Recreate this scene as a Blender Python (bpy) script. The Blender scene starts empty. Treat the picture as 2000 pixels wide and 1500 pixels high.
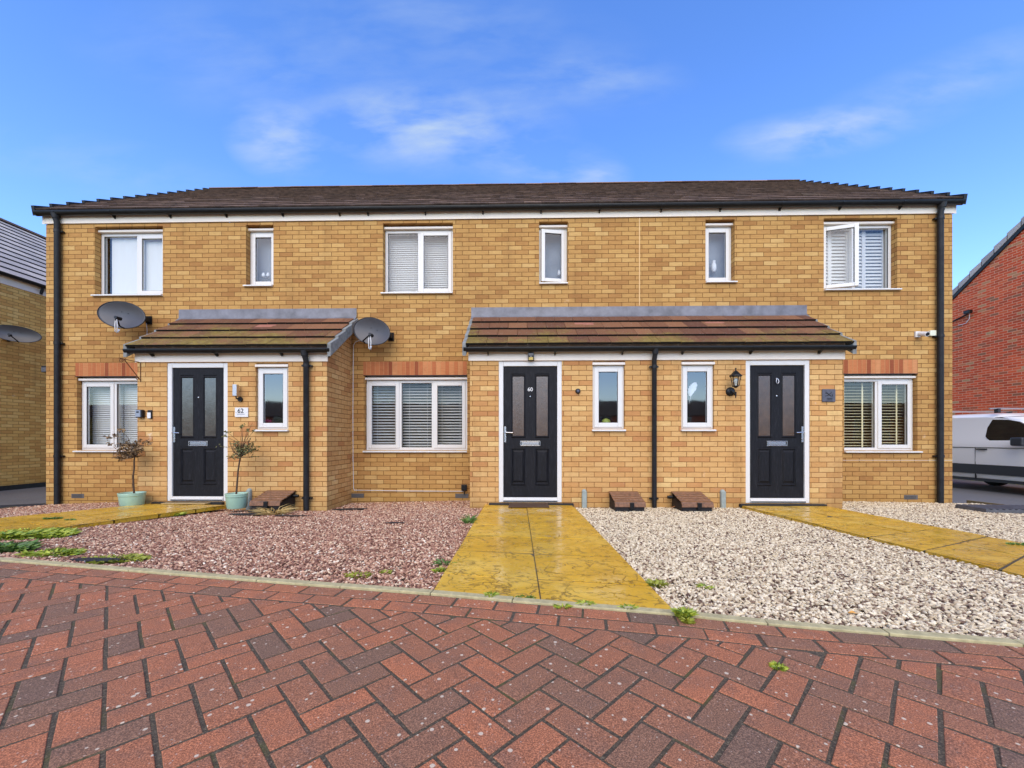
import bpy, math, random
from math import sin, cos, pi, radians, floor, sqrt, atan2
from mathutils import Vector, Matrix, noise as mnoise
random.seed(7)
SC = bpy.context.scene
COL = SC.collection

# ------------------------------------------------------------------ camera
FPX, HV, CZ, TH = 802.0, 859.0, 0.955, 0.0215      # focal length in px of a 2000 px wide frame, horizon row, eye height, yaw
cam = bpy.data.cameras.new('camera'); camo = bpy.data.objects.new('camera', cam); COL.objects.link(camo)
camo.location = (0, 0, CZ); camo.rotation_euler = (pi/2, 0, TH)
cam.sensor_width = 36; cam.lens = 36*FPX/2000; cam.shift_y = (HV-750)/2000
cam.clip_start = 0.05; cam.clip_end = 2000
SC.camera = camo
# ------------------------------------------------------------------ light
SUN_EL, SUN_AZ = radians(44), radians(6)     # azimuth measured from straight behind the camera towards the left
sun = bpy.data.lights.new('sun', 'SUN'); suno = bpy.data.objects.new('sun', sun); COL.objects.link(suno)
sun.energy = 3.1; sun.angle = radians(66); sun.color = (1.0, 0.83, 0.53)
sd = Vector((-sin(SUN_AZ)*cos(SUN_EL), -cos(SUN_AZ)*cos(SUN_EL), sin(SUN_EL)))
suno.rotation_euler = sd.to_track_quat('Z', 'Y').to_euler()
SC.view_settings.view_transform = 'Standard'; SC.view_settings.look = 'None'
SC.view_settings.exposure = -0.03; SC.view_settings.gamma = 1
# ------------------------------------------------------------------ sky
W = bpy.data.worlds.new('World'); SC.world = W; W.use_nodes = True
def build_world():
    nt = W.node_tree; nt.nodes.clear(); N = nt.nodes.new; L = nt.links.new
    out = N('ShaderNodeOutputWorld'); bg = N('ShaderNodeBackground'); L(bg.outputs[0], out.inputs[0])
    sky = N('ShaderNodeTexSky'); sky.sky_type = 'NISHITA'; sky.sun_disc = False
    sky.sun_elevation = SUN_EL; sky.sun_rotation = atan2(sd.x, sd.y)
    sky.air_density = 1.0; sky.dust_density = 0.35; sky.ozone_density = 2.2; sky.altitude = 0
    hs = N('ShaderNodeHueSaturation'); hs.inputs['Saturation'].default_value = 1.25; hs.inputs['Value'].default_value = 2.55
    hs.inputs['Hue'].default_value = 0.513
    L(sky.outputs[0], hs.inputs['Color'])
    tc = N('ShaderNodeTexCoord')
    # thin cirrus: wispy noise over the direction vector, gathered into a few banks that stand in fixed compass directions
    sep = N('ShaderNodeSeparateXYZ'); L(tc.outputs['Generated'], sep.inputs[0])
    ab = N('ShaderNodeMath'); ab.operation = 'ABSOLUTE'; L(sep.outputs[1], ab.inputs[0])
    mx = N('ShaderNodeMath'); mx.operation = 'MAXIMUM'; L(ab.outputs[0], mx.inputs[0]); mx.inputs[1].default_value = .05
    dx = N('ShaderNodeMath'); dx.operation = 'DIVIDE'; L(sep.outputs[0], dx.inputs[0]); L(mx.outputs[0], dx.inputs[1])
    dz = N('ShaderNodeMath'); dz.operation = 'DIVIDE'; L(sep.outputs[2], dz.inputs[0]); L(mx.outputs[0], dz.inputs[1])
    cb = N('ShaderNodeCombineXYZ'); L(dx.outputs[0], cb.inputs[0]); L(dz.outputs[0], cb.inputs[1])
    mp = N('ShaderNodeMapping'); mp.inputs['Scale'].default_value = (4.2, 11.0, 1); mp.inputs['Rotation'].default_value = (0, 0, -.18); L(cb.outputs[0], mp.inputs[0])
    nz = N('ShaderNodeTexNoise'); nz.inputs['Scale'].default_value = 1.0; nz.inputs['Detail'].default_value = 7; nz.inputs['Roughness'].default_value = .55; nz.inputs['Distortion'].default_value = .15
    L(mp.outputs[0], nz.inputs[0])
    nr = N('ShaderNodeMapRange'); nr.inputs[1].default_value = .38; nr.inputs[2].default_value = .70; L(nz.outputs[0], nr.inputs[0])
    total = None
    for (az, el, ra, re, st, rot) in [(-.22, .76, .30, .085, .80, -.05), (-.60, .735, .12, .07, .95, -.35), (.07, .655, .17, .06, .5, -.1), (.19, .64, .07, .03, .5, 0),
                                 (.70, .735, .20, .045, .75, .10), (.95, .82, .42, .06, .42, .38), (.16, .87, .22, .05, .30, 0), (-.62, .92, .45, .12, .22, -.2),
                                 (-.15, 1.0, .5, .12, .22, -.3), (-1.05, .68, .35, .06, .22, -.2)]:
        m = N('ShaderNodeMapping'); m.vector_type = 'TEXTURE'
        m.inputs['Location'].default_value = (az, el, 0); m.inputs['Rotation'].default_value = (0, 0, rot); m.inputs['Scale'].default_value = (ra*1.25, re*1.5, 1)
        L(cb.outputs[0], m.inputs[0])
        g = N('ShaderNodeTexGradient'); g.gradient_type = 'SPHERICAL'; L(m.outputs[0], g.inputs[0])
        s = N('ShaderNodeMath'); s.operation = 'MULTIPLY'; L(g.outputs[1], s.inputs[0]); s.inputs[1].default_value = st
        if total is None: total = s
        else:
            a = N('ShaderNodeMath'); a.operation = 'ADD'; L(total.outputs[0], a.inputs[0]); L(s.outputs[0], a.inputs[1]); total = a
    nb = N('ShaderNodeMath'); nb.operation = 'MULTIPLY_ADD'; L(nr.outputs[0], nb.inputs[0]); nb.inputs[1].default_value = 1.4; nb.inputs[2].default_value = .06
    ml = N('ShaderNodeMath'); ml.operation = 'MULTIPLY'; ml.use_clamp = True; L(total.outputs[0], ml.inputs[0]); L(nb.outputs[0], ml.inputs[1])
    mix = N('ShaderNodeMixRGB'); L(ml.outputs[0], mix.inputs[0]); L(hs.outputs[0], mix.inputs[1]); mix.inputs[2].default_value = (3.6, 4.6, 6.2, 1)
    L(mix.outputs[0], bg.inputs[0]); bg.inputs[1].default_value = 0.15
build_world()

# ------------------------------------------------------------------ measuring helpers: photograph pixels -> places on real planes
CT, ST = cos(TH), sin(TH)
def ray(u, v):
    t = (u-1000)/FPX
    return (t*CT-ST, t*ST+CT, (HV-v)/FPX)
def X(u, Y):
    d = ray(u, 0); return Y*d[0]/d[1]
def Z(u, v, Y):
    d = ray(u, v); return CZ+d[2]*Y/d[1]
def P(u, v, Y): return Vector((X(u, Y), Y, Z(u, v, Y)))
def PX(u, v, XX):
    d = ray(u, v); k = XX/d[0]; return Vector((XX, k*d[1], CZ+k*d[2]))
def pave(x, y):
    lat, dep = x*CT+y*ST, -x*ST+y*CT
    return CZ-.888+.0162*dep-.0068*lat
def PP(u, v, off=0.0):
    z = 0.1
    for _ in range(12):
        d = ray(u, v); k = (z-CZ)/d[2]; z = pave(k*d[0], k*d[1])+off
    return Vector((k*d[0], k*d[1], z))
KERB = [PP(u, v) for u, v in [(0, 1096), (250, 1116), (500, 1136), (840, 1162), (1000, 1176), (1320, 1202), (1500, 1221), (2000, 1263)]]
_a = KERB[0]-(KERB[1]-KERB[0]).normalized()*5; _b = KERB[-1]+(KERB[-1]-KERB[-2]).normalized()*5
KERB = [_a]+KERB+[_b]
def kerby(x):
    for a, b in zip(KERB, KERB[1:]):
        if x <= b.x or b is KERB[-1]:
            return a.y+(b.y-a.y)*(x-a.x)/(b.x-a.x)
def lerp_tab(x, tab):
    if x <= tab[0][0]: return tab[0][1]
    for (a, p), (b, q) in zip(tab, tab[1:]):
        if x <= b: return p+(q-p)*(x-a)/(b-a)
    return tab[-1][1]
ZH = [(-8.4, -.165), (-6, -.08), (-3, -.115), (-1, -.07), (2, -.045), (5, -.055), (7.6, -.09)]
def garden(x, y):
    k = kerby(x)
    if y <= k: return pave(x, y)
    zk = pave(x, k)-.012; f = min(1, (y-k)/(6.1-k)); 
    z = zk+(lerp_tab(x, ZH)-zk)*f
    if y > 6.1: z -= .02*(y-6.1)
    return z
def pathz(x, y):
    k = kerby(x); zk = pave(x, k)+.004; f = max(0, min(1, (y-k)/(6.05-k)))
    return zk+(-.002-zk)*f
def PG(u, v, fn=garden):
    z = 0.0
    for _ in range(30):
        d = ray(u, v); k = (z-CZ)/d[2]; z = z*.5+fn(k*d[0], k*d[1])*.5
    return Vector((k*d[0], k*d[1], z))

# ------------------------------------------------------------------ mesh and object helpers
ORG = {}
class M:
    def __init__(s): s.v = []; s.f = []; s.r = []; s.sm = []; s.mi = []
    def face(s, pts, rnd=0.0, smooth=False, mi=0):
        n = len(s.v); s.v += [tuple(p) for p in pts]; s.f.append(tuple(range(n, n+len(pts)))); s.r.append(rnd); s.sm.append(smooth); s.mi.append(mi)
    def raw(s, vs, fs, rnd=0.0, smooth=False, mi=0):
        n = len(s.v); s.v += [tuple(p) for p in vs]
        for f in fs: s.f.append(tuple(i+n for i in f)); s.r.append(rnd); s.sm.append(smooth); s.mi.append(mi)
    def box(s, x0, x1, y0, y1, z0, z1, rnd=0.0, mi=0):
        v = [(x0, y0, z0), (x1, y0, z0), (x1, y1, z0), (x0, y1, z0), (x0, y0, z1), (x1, y0, z1), (x1, y1, z1), (x0, y1, z1)]
        s.raw(v, [(0, 3, 2, 1), (4, 5, 6, 7), (0, 1, 5, 4), (1, 2, 6, 5), (2, 3, 7, 6), (3, 0, 4, 7)], rnd, False, mi)
    def hexa(s, v, rnd=0.0, mi=0):
        s.raw(v, [(0, 3, 2, 1), (4, 5, 6, 7), (0, 1, 5, 4), (1, 2, 6, 5), (2, 3, 7, 6), (3, 0, 4, 7)], rnd, False, mi)
    def tube(s, pts, r, n=10, rnd=0.0, cap=True, mi=0):
        pts = [Vector(p) for p in pts]; rs = r if isinstance(r, (list, tuple)) else [r]*len(pts)
        vs = []; fs = []; ref = None
        for i, p in enumerate(pts):
            d = (pts[min(i+1, len(pts)-1)]-pts[max(i-1, 0)]).normalized()
            if ref is None: ref = Vector((0, 0, 1)) if abs(d.z) < .9 else Vector((1, 0, 0))
            a = d.cross(ref).normalized(); b = d.cross(a).normalized(); ref = a.cross(d)
            for k in range(n):
                w = 2*pi*k/n; vs.append(p+(a*cos(w)+b*sin(w))*rs[i])
        for i in range(len(pts)-1):
            for k in range(n):
                k2 = (k+1) % n; fs.append((i*n+k, i*n+k2, (i+1)*n+k2, (i+1)*n+k))
        s.raw(vs, fs, rnd, True, mi)
        if cap:
            m = len(pts)-1
            s.face([vs[k] for k in range(n)][::-1], rnd, False, mi); s.face([vs[m*n+k] for k in range(n)], rnd, False, mi)
    def prism(s, pts2, place, d0, d1, rnd=0.0, mi=0):
        """extrude a 2-D outline; place(a, b, d) -> xyz"""
        n = len(pts2); v = [place(a, b, d0) for a, b in pts2]+[place(a, b, d1) for a, b in pts2]
        fs = [tuple(range(n))[::-1], tuple(range(n, 2*n))]+[(i, (i+1) % n, n+(i+1) % n, n+i) for i in range(n)]
        s.raw(v, fs, rnd, False, mi)
    def lathe(s, c, prof, n=24, rnd=0.0, mi=0, axis='z'):
        vs = []; fs = []
        for (r, h) in prof:
            for k in range(n):
                w = 2*pi*k/n
                if axis == 'z': vs.append((c[0]+r*cos(w), c[1]+r*sin(w), c[2]+h))
                elif axis == 'y': vs.append((c[0]+r*cos(w), c[1]+h, c[2]+r*sin(w)))
                else: vs.append((c[0]+h, c[1]+r*cos(w), c[2]+r*sin(w)))
        for i in range(len(prof)-1):
            for k in range(n):
                k2 = (k+1) % n; fs.append((i*n+k, i*n+k2, (i+1)*n+k2, (i+1)*n+k))
        s.raw(vs, fs, rnd, True, mi)
        s.face([vs[k] for k in range(n)][::-1], rnd, False, mi); s.face([vs[(len(prof)-1)*n+k] for k in range(n)], rnd, False, mi)
    def ring(s, x0, x1, z0, z1, w, y0, y1, rnd=0.0):
        s.box(x0, x0+w, y0, y1, z0, z1, rnd); s.box(x1-w, x1, y0, y1, z0, z1, rnd)
        s.box(x0+w, x1-w, y0, y1, z0, z0+w, rnd); s.box(x0+w, x1-w, y0, y1, z1-w, z1, rnd)
    def build(s, name, mat, parent=None, bevel=0, recalc=True):
        o0 = ORG.get(parent, Vector((0, 0, 0))) if parent is not None else Vector((0, 0, 0))
        me = bpy.data.meshes.new(name)
        me.from_pydata([(a-o0.x, b-o0.y, c-o0.z) for a, b, c in s.v], [], s.f)
        me.polygons.foreach_set('use_smooth', s.sm)
        if isinstance(mat, (list, tuple)):
            for m_ in mat: me.materials.append(m_)
            me.polygons.foreach_set('material_index', s.mi)
        else: me.materials.append(mat)
        if any(s.r):
            at = me.attributes.new('rnd', 'FLOAT', 'FACE'); at.data.foreach_set('value', s.r)
        me.update()
        if recalc:
            import bmesh
            bm = bmesh.new(); bm.from_mesh(me); bmesh.ops.recalc_face_normals(bm, faces=bm.faces); bm.to_mesh(me); bm.free()
        o = bpy.data.objects.new(name, me); COL.objects.link(o)
        if parent is not None: o.parent = parent; ORG[o] = o0
        else: ORG[o] = Vector((0, 0, 0))
        if bevel:
            b = o.modifiers.new('bevel', 'BEVEL'); b.width = bevel; b.segments = 2; b.limit_method = 'ANGLE'; b.angle_limit = radians(40)
        return o
def tag(o, label=None, cat=None, group=None, kind=None):
    if label: o['label'] = label
    if cat: o['category'] = cat
    if group: o['group'] = group
    if kind: o['kind'] = kind
    return o
def thing(name, loc, label, cat, group=None):
    o = bpy.data.objects.new(name, None); COL.objects.link(o); o.location = loc; ORG[o] = Vector(loc); o.empty_display_size = .1
    return tag(o, label, cat, group)
def rebase(o, loc):
    """give a one-mesh thing its origin at its own base"""
    loc = Vector(loc); o.data.transform(Matrix.Translation(-loc)); o.location = loc; ORG[o] = loc
    return o

# ------------------------------------------------------------------ materials
def newmat(name):
    m = bpy.data.materials.new(name); m.use_nodes = True; nt = m.node_tree
    return m, nt, nt.nodes['Principled BSDF'], nt.nodes.new, nt.links.new
def setin(b, k, v):
    if k in b.inputs: b.inputs[k].default_value = v
def pos(nt):
    return nt.nodes.new('ShaderNodeNewGeometry').outputs['Position']
def math_(nt, op, a, b=None, c=None, clamp=False):
    n = nt.nodes.new('ShaderNodeMath'); n.operation = op; n.use_clamp = clamp
    for i, x in enumerate((a, b, c)):
        if x is None: continue
        if isinstance(x, (int, float)): n.inputs[i].default_value = x
        else: nt.links.new(x, n.inputs[i])
    return n.outputs[0]
def ramp(nt, fac, stops, interp='LINEAR'):
    n = nt.nodes.new('ShaderNodeValToRGB'); n.color_ramp.interpolation = interp
    e = n.color_ramp.elements
    e[0].position, e[0].color = stops[0][0], (*stops[0][1], 1)
    e[1].position, e[1].color = stops[-1][0], (*stops[-1][1], 1)
    for p, c in stops[1:-1]:
        x = e.new(p); x.color = (*c, 1)
    nt.links.new(fac, n.inputs[0]); return n.outputs[0]
def mixc(nt, f, a, b, mode='MIX'):
    n = nt.nodes.new('ShaderNodeMixRGB'); n.blend_type = mode
    for i, x in enumerate((f, a, b)):
        if isinstance(x, (int, float)): n.inputs[i].default_value = x
        elif isinstance(x, tuple): n.inputs[i].default_value = (*x, 1)
        else: nt.links.new(x, n.inputs[i])
    return n.outputs[0]
def noise(nt, vec, scale, detail=3, rough=.5, dist=0, sc3=None):
    if sc3:
        mp = nt.nodes.new('ShaderNodeMapping'); mp.inputs['Scale'].default_value = sc3; nt.links.new(vec, mp.inputs[0]); vec = mp.outputs[0]
    n = nt.nodes.new('ShaderNodeTexNoise'); n.inputs['Scale'].default_value = scale; n.inputs['Detail'].default_value = detail
    n.inputs['Roughness'].default_value = rough; n.inputs['Distortion'].default_value = dist
    nt.links.new(vec, n.inputs['Vector']); return n.outputs[0]
def mapr(nt, v, a, b, c=0, d=1):
    n = nt.nodes.new('ShaderNodeMapRange')
    for i, x in enumerate((a, b, c, d)): n.inputs[i+1].default_value = x
    nt.links.new(v, n.inputs[0]); return n.outputs[0]
def bump(nt, b, h, strength, dist):
    n = nt.nodes.new('ShaderNodeBump'); n.inputs['Strength'].default_value = strength; n.inputs['Distance'].default_value = dist
    nt.links.new(h, n.inputs['Height']); nt.links.new(n.outputs[0], b.inputs['Normal'])
def lin(r, g, b):
    f = lambda c: (c/255/12.92) if c/255 <= .04045 else ((c/255+.055)/1.055)**2.4
    return (f(r), f(g), f(b))
def simple(name, col, rough=.5, spec=.5, metal=0, n_scale=0, n_amt=0, bmp=0, coat=0):
    m, nt, b, N, L = newmat(name)
    b.inputs['Base Color'].default_value = (*col, 1); b.inputs['Roughness'].default_value = rough; b.inputs['Metallic'].default_value = metal
    setin(b, 'Specular IOR Level', spec); setin(b, 'Coat Weight', coat)
    if n_scale:
        p = pos(nt); n = noise(nt, p, n_scale, 4, .6)
        c = ramp(nt, n, [(.3, tuple(x*(1-n_amt) for x in col)), (.7, tuple(min(1, x*(1+n_amt)) for x in col))])
        L(c, b.inputs['Base Color'])
        r2 = mapr(nt, noise(nt, p, n_scale*.37, 3), .3, .7, rough*.85, min(1, rough*1.15)); L(r2, b.inputs['Roughness'])
        if bmp: bump(nt, b, n, bmp, .004)
    return m
def brick_mat(name, stops, mortar, bw=.225, bh=.075, mw=.009, soldier=False, damp=True, off=(0, 0), band=.5):
    m, nt, b, N, L = newmat(name); p = pos(nt)
    s = N('ShaderNodeSeparateXYZ'); L(p, s.inputs[0])
    U = math_(nt, 'ADD', s.outputs[0], s.outputs[1]); U = math_(nt, 'ADD', U, 100+off[0]); V = math_(nt, 'ADD', s.outputs[2], 10+off[1])
    if soldier: U, V = V, U
    row = math_(nt, 'FLOOR', math_(nt, 'DIVIDE', V, bh))
    sh = math_(nt, 'MULTIPLY', math_(nt, 'MODULO', row, 2), 0.0 if soldier else bw/2)
    uu = math_(nt, 'DIVIDE', math_(nt, 'ADD', U, sh), bw); vv = math_(nt, 'DIVIDE', V, bh)
    col = math_(nt, 'FLOOR', uu)
    fu = math_(nt, 'MULTIPLY', math_(nt, 'FRACT', uu), bw); fv = math_(nt, 'MULTIPLY', math_(nt, 'FRACT', vv), bh)
    du = math_(nt, 'MINIMUM', fu, math_(nt, 'SUBTRACT', bw, fu)); dv = math_(nt, 'MINIMUM', fv, math_(nt, 'SUBTRACT', bh, fv))
    d = math_(nt, 'MINIMUM', du, dv)
    fine = noise(nt, p, 60, 4, .6)
    d = math_(nt, 'MULTIPLY_ADD', math_(nt, 'SUBTRACT', fine, .5), .0045, d)
    mask = mapr(nt, d, mw/2-.0012, mw/2+.0018)
    cmb = N('ShaderNodeCombineXYZ'); L(col, cmb.inputs[0]); L(row, cmb.inputs[1])
    wn = N('ShaderNodeTexWhiteNoise'); wn.noise_dimensions = '2D'; L(cmb.outputs[0], wn.inputs['Vector'])
    patch = noise(nt, p, .9, 3, .6)
    r = math_(nt, 'MULTIPLY_ADD', math_(nt, 'SUBTRACT', patch, .5), band, wn.outputs[0])
    c = ramp(nt, r, stops)
    # creases and burn marks within each brick
    strk = noise(nt, p, 1, 6, .7, 0, (12, 12, 60))
    c = mixc(nt, .55, c, ramp(nt, strk, [(.28, (.70, .63, .56)), (.5, (.98, .98, .98)), (.72, (1.16, 1.13, 1.1))]), 'MULTIPLY')
    c = mixc(nt, math_(nt, 'MULTIPLY', mapr(nt, noise(nt, p, 7, 5, .7), .58, .8), .35), c, tuple(x*.62 for x in stops[0][1]))
    c = mixc(nt, 1.0, c, ramp(nt, noise(nt, p, .55, 5, .65), [(.3, (.90, .88, .86)), (.7, (1.07, 1.07, 1.06))]), 'MULTIPLY')
    mc = mixc(nt, mapr(nt, fine, .3, .7), mortar, tuple(x*1.35 for x in mortar))
    if damp:   # splash staining and algae that sits at the foot of the wall
        low = mapr(nt, math_(nt, 'MULTIPLY_ADD', noise(nt, p, 3, 4, .6), .5, s.outputs[2]), .02, .5, 1, 0)
        low = math_(nt, 'MULTIPLY', low, .5)
        c = mixc(nt, low, c, lin(150, 116, 52))
        st = mapr(nt, noise(nt, p, 1, 5, .6, 0, (3.2, 3.2, .5)), .56, .72)
        c = mixc(nt, math_(nt, 'MULTIPLY', st, .4), c, lin(140, 105, 62))
        ef = math_(nt, 'MULTIPLY', mapr(nt, noise(nt, p, 2.2, 6, .7), .68, .74), .5)
        c = mixc(nt, ef, c, lin(222, 205, 180))
    c = mixc(nt, mask, mc, c); L(c, b.inputs['Base Color'])
    b.inputs['Roughness'].default_value = .88; setin(b, 'Specular IOR Level', .25)
    h = math_(nt, 'MULTIPLY_ADD', strk, .35, mask); h = math_(nt, 'MULTIPLY_ADD', fine, .25, h)
    bump(nt, b, h, .55, .005)
    return m
BRICK = brick_mat('yellow_brick', [(.0, lin(162, 116, 66)), (.14, lin(177, 132, 76)), (.5, lin(185, 142, 83)), (.88, lin(191, 149, 88)), (1, lin(200, 162, 102))], lin(104, 72, 34), mw=.0085, band=.35)
BRICKP = brick_mat('pale_porch_brick', [(.0, lin(186, 132, 82)), (.15, lin(198, 150, 92)), (.5, lin(204, 160, 101)), (.88, lin(208, 166, 108)), (1, lin(218, 182, 120))], lin(118, 80, 40), off=(.05, .02), mw=.0075, band=.35)
BRICKN = brick_mat('olive_yellow_brick', [(.0, lin(200, 150, 82)), (.5, lin(218, 174, 98)), (1, lin(228, 190, 116))], lin(140, 102, 52))
SOLD = brick_mat('red_soldier_brick', [(.0, lin(140, 76, 48)), (.3, lin(172, 102, 64)), (.7, lin(186, 118, 74)), (1, lin(196, 136, 90))], lin(172, 122, 78), bw=.3, bh=.075, mw=.008, soldier=True, damp=False, off=(0, .0), band=.1)
BRICKR = brick_mat('red_brick', [(.0, lin(150, 100, 70)), (.12, lin(192, 80, 46)), (.5, lin(214, 84, 46)), (.85, lin(222, 98, 56)), (1, lin(184, 146, 100))], lin(206, 150, 116), mw=.013, damp=False, band=.35)
UPVC = simple('white_upvc', (.70, .68, .63), .28, .5)
CREAM = simple('cream_painted_metal', lin(232, 222, 208), .4, .4)
FASC = simple('cream_fascia_board', lin(236, 224, 206), .45, .4, n_scale=3, n_amt=.04)
BLK = simple('black_plastic', (.009, .0088, .0085), .38, .35, n_scale=14, n_amt=.35)
PIPE = simple('weathered_black_pipe', (.012, .0122, .013), .5, .35, n_scale=9, n_amt=.5)
RUB = simple('dark_rubber', (.02, .02, .02), .7, .3)
CHR = simple('brushed_chrome', (.62, .62, .62), .25, .5, metal=1)
CHRP = simple('satin_chrome', (.55, .52, .50), .38, .5, metal=1)
WPL = simple('white_plastic', (.72, .71, .68), .4, .5)
GPL = simple('grey_green_plastic', lin(150, 158, 148), .55, .4, n_scale=20, n_amt=.12)
BLIND = simple('white_blind_slat', (.60, .59, .55), .5, .4)
CREAMB = simple('cream_wood_slat', lin(238, 226, 180), .5, .4)
CURT = simple('white_roller_blind', (.74, .73, .66), .8, .2)
DARKIN = simple('dark_room', (.035, .033, .032), .9, .1)  # near-black colour stands for the dimness inside the rooms
TIMB = simple('aged_timber', lin(120, 104, 74), .85, .2, n_scale=8, n_amt=.25)
FABRIC = simple('black_weed_membrane', (.016, .018, .021), .6, .4, n_scale=40, n_amt=.4, bmp=.4)
IRON = simple('rusty_iron', lin(110, 72, 44), .8, .3, n_scale=60, n_amt=.5)
TERRA = simple('pink_tile_patch', lin(158, 104, 84), .75, .3, n_scale=20, n_amt=.15)
POTG = simple('sage_glazed_pot', lin(156, 186, 160), .38, .5, n_scale=6, n_amt=.06)
SOIL = simple('dark_soil', lin(46, 34, 26), .95, .2, n_scale=30, n_amt=.4, bmp=.5)
def glass_mat(name, tint, refl, rough=.01, base_r=.03):
    m, nt, b, N, L = newmat(name); nt.nodes.remove(b)
    out = nt.nodes['Material Output']
    t = N('ShaderNodeBsdfTransparent'); t.inputs[0].default_value = (*tint, 1)
    g = N('ShaderNodeBsdfGlossy'); g.inputs['Roughness'].default_value = rough; g.inputs[0].default_value = (1, 1, 1, 1)
    fr = N('ShaderNodeLayerWeight'); fr.inputs[0].default_value = refl*.35
    p = pos(nt); bp = N('ShaderNodeBump'); bp.inputs['Strength'].default_value = .03; bp.inputs['Distance'].default_value = .02
    L(noise(nt, p, 2.2, 2), bp.inputs['Height']); L(bp.outputs[0], g.inputs['Normal'])
    mx = N('ShaderNodeMixShader'); L(mapr(nt, fr.outputs[1], 0, 1, base_r, .9), mx.inputs[0]); L(t.outputs[0], mx.inputs[1]); L(g.outputs[0], mx.inputs[2]); L(mx.outputs[0], out.inputs[0])
    return m
GLASS = glass_mat('window_glass', (.93, .95, .96), .25)
def frosted(name, col, rough=.35, bs=180, bstr=.5):
    m, nt, b, N, L = newmat(name); p = pos(nt)
    n = noise(nt, p, bs, 2)
    c = ramp(nt, noise(nt, p, 9, 4, .6), [(.3, tuple(x*.75 for x in col)), (.7, tuple(x*1.25 for x in col))]); L(c, b.inputs['Base Color'])
    b.inputs['Roughness'].default_value = rough; setin(b, 'Specular IOR Level', .9)
    bump(nt, b, n, bstr, .002); return m
FROST = simple('sky_grey_glass_backing', lin(138, 146, 156), .9, .1, n_scale=5, n_amt=.12)  # sky-reflection tone of obscured glass, painted on a backing panel
DGLASS = frosted('rippled_door_glass', lin(78, 58, 40), .2, 90, .8)
DGLASSG = frosted('rippled_grey_door_glass', lin(74, 72, 66), .10, 60, .5)
GLASSU = glass_mat('upper_narrow_glass', (.9, .92, .93), .25, rough=.22, base_r=.03)
GLASSP = glass_mat('porch_window_glass', (.9, .92, .93), .25, rough=.035, base_r=.13)
LAMPG = glass_mat('lantern_glass', (.9, .92, .9), .2)
def door_mat():
    m, nt, b, N, L = newmat('navy_woodgrain_door'); p = pos(nt)
    n = noise(nt, p, 1, 5, .65, .6, (90, 90, 9))
    c = ramp(nt, n, [(.3, lin(12, 12, 14)), (.55, lin(22, 22, 26)), (.75, lin(46, 46, 50))]); L(c, b.inputs['Base Color'])
    b.inputs['Roughness'].default_value = .55; setin(b, 'Specular IOR Level', .22); bump(nt, b, n, .9, .003); return m
DOOR = door_mat()
def tile_mat(name, base, moss, mossamt, lich, coarse=1.0):
    m, nt, b, N, L = newmat(name); p = pos(nt)
    a = N('ShaderNodeAttribute'); a.attribute_name = 'rnd'
    c = ramp(nt, a.outputs['Fac'], base)
    g = noise(nt, p, 55, 5, .7)
    c = mixc(nt, .6, c, ramp(nt, g, [(.3, (.55, .55, .55)), (.6, (1.05, 1.05, 1.05)), (.8, (1.3, 1.3, 1.3))]), 'MULTIPLY')
    mm = math_(nt, 'ADD', noise(nt, p, .9*coarse, 4, .65), math_(nt, 'MULTIPLY', math_(nt, 'SUBTRACT', noise(nt, p, 24, 5, .75), .5), .55))
    s = N('ShaderNodeSeparateXYZ'); L(p, s.inputs[0])
    mm = math_(nt, 'ADD', mm, mapr(nt, s.outputs[2], 2.35, 3.0, mossamt[0], mossamt[1]))
    mk = mapr(nt, mm, .56, .72)
    mc = ramp(nt, noise(nt, p, 12, 3), [(.3, moss[0]), (.7, moss[1])])
    c = mixc(nt, math_(nt, 'MULTIPLY', mk, .85), c, mc)
    lk = mapr(nt, noise(nt, p, 38, 4, .65), .60, .68)
    c = mixc(nt, math_(nt, 'MULTIPLY', lk, .7), c, lich)
    L(c, b.inputs['Base Color']); b.inputs['Roughness'].default_value = .82; setin(b, 'Specular IOR Level', .3)
    bump(nt, b, math_(nt, 'ADD', g, mk), .5, .006); return m
TILEP = tile_mat('mossy_brown_porch_tile', [(0, lin(96, 60, 42)), (.5, lin(116, 76, 50)), (1, lin(138, 94, 62))], (lin(104, 86, 38), lin(138, 120, 52)), (.19, -.12), lin(150, 140, 120))
TILEM = tile_mat('dark_brown_roof_tile', [(0, lin(92, 72, 60)), (.5, lin(120, 96, 80)), (1, lin(150, 122, 102))], (lin(92, 88, 56), lin(120, 112, 76)), (-.03, -.03), lin(200, 182, 164), 2)
TILEG = tile_mat('pale_grey_roof_tile', [(0, lin(164, 154, 146)), (.5, lin(182, 170, 160)), (1, lin(198, 184, 170))], (lin(140, 134, 120), lin(160, 152, 136)), (-.1, -.1), lin(190, 186, 180), 2)
BUTT = simple('shaded_dirty_tile_edge', lin(26, 22, 18), .7, .3, n_scale=30, n_amt=.5)  # near-black edge paints the shadow gap under each tile course, with wet dirt
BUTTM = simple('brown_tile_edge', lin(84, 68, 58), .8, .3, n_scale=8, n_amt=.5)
LEAD = simple('lead_flashing', lin(104, 104, 108), .5, .5, n_scale=5, n_amt=.35)
VERGE = simple('grey_mortar_verge', lin(128, 130, 126), .8, .3, n_scale=14, n_amt=.3)
def gravel_mat(name, stops, rough=.75):
    m, nt, b, N, L = newmat(name); oi = N('ShaderNodeObjectInfo')
    c = ramp(nt, oi.outputs['Random'], stops)
    p = pos(nt); n = noise(nt, p, 150, 3, .6)
    c = mixc(nt, .5, c, ramp(nt, n, [(.3, (.7, .7, .7)), (.7, (1.15, 1.15, 1.15))]), 'MULTIPLY')
    L(c, b.inputs['Base Color']); b.inputs['Roughness'].default_value = rough; setin(b, 'Specular IOR Level', .4); return m
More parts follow.
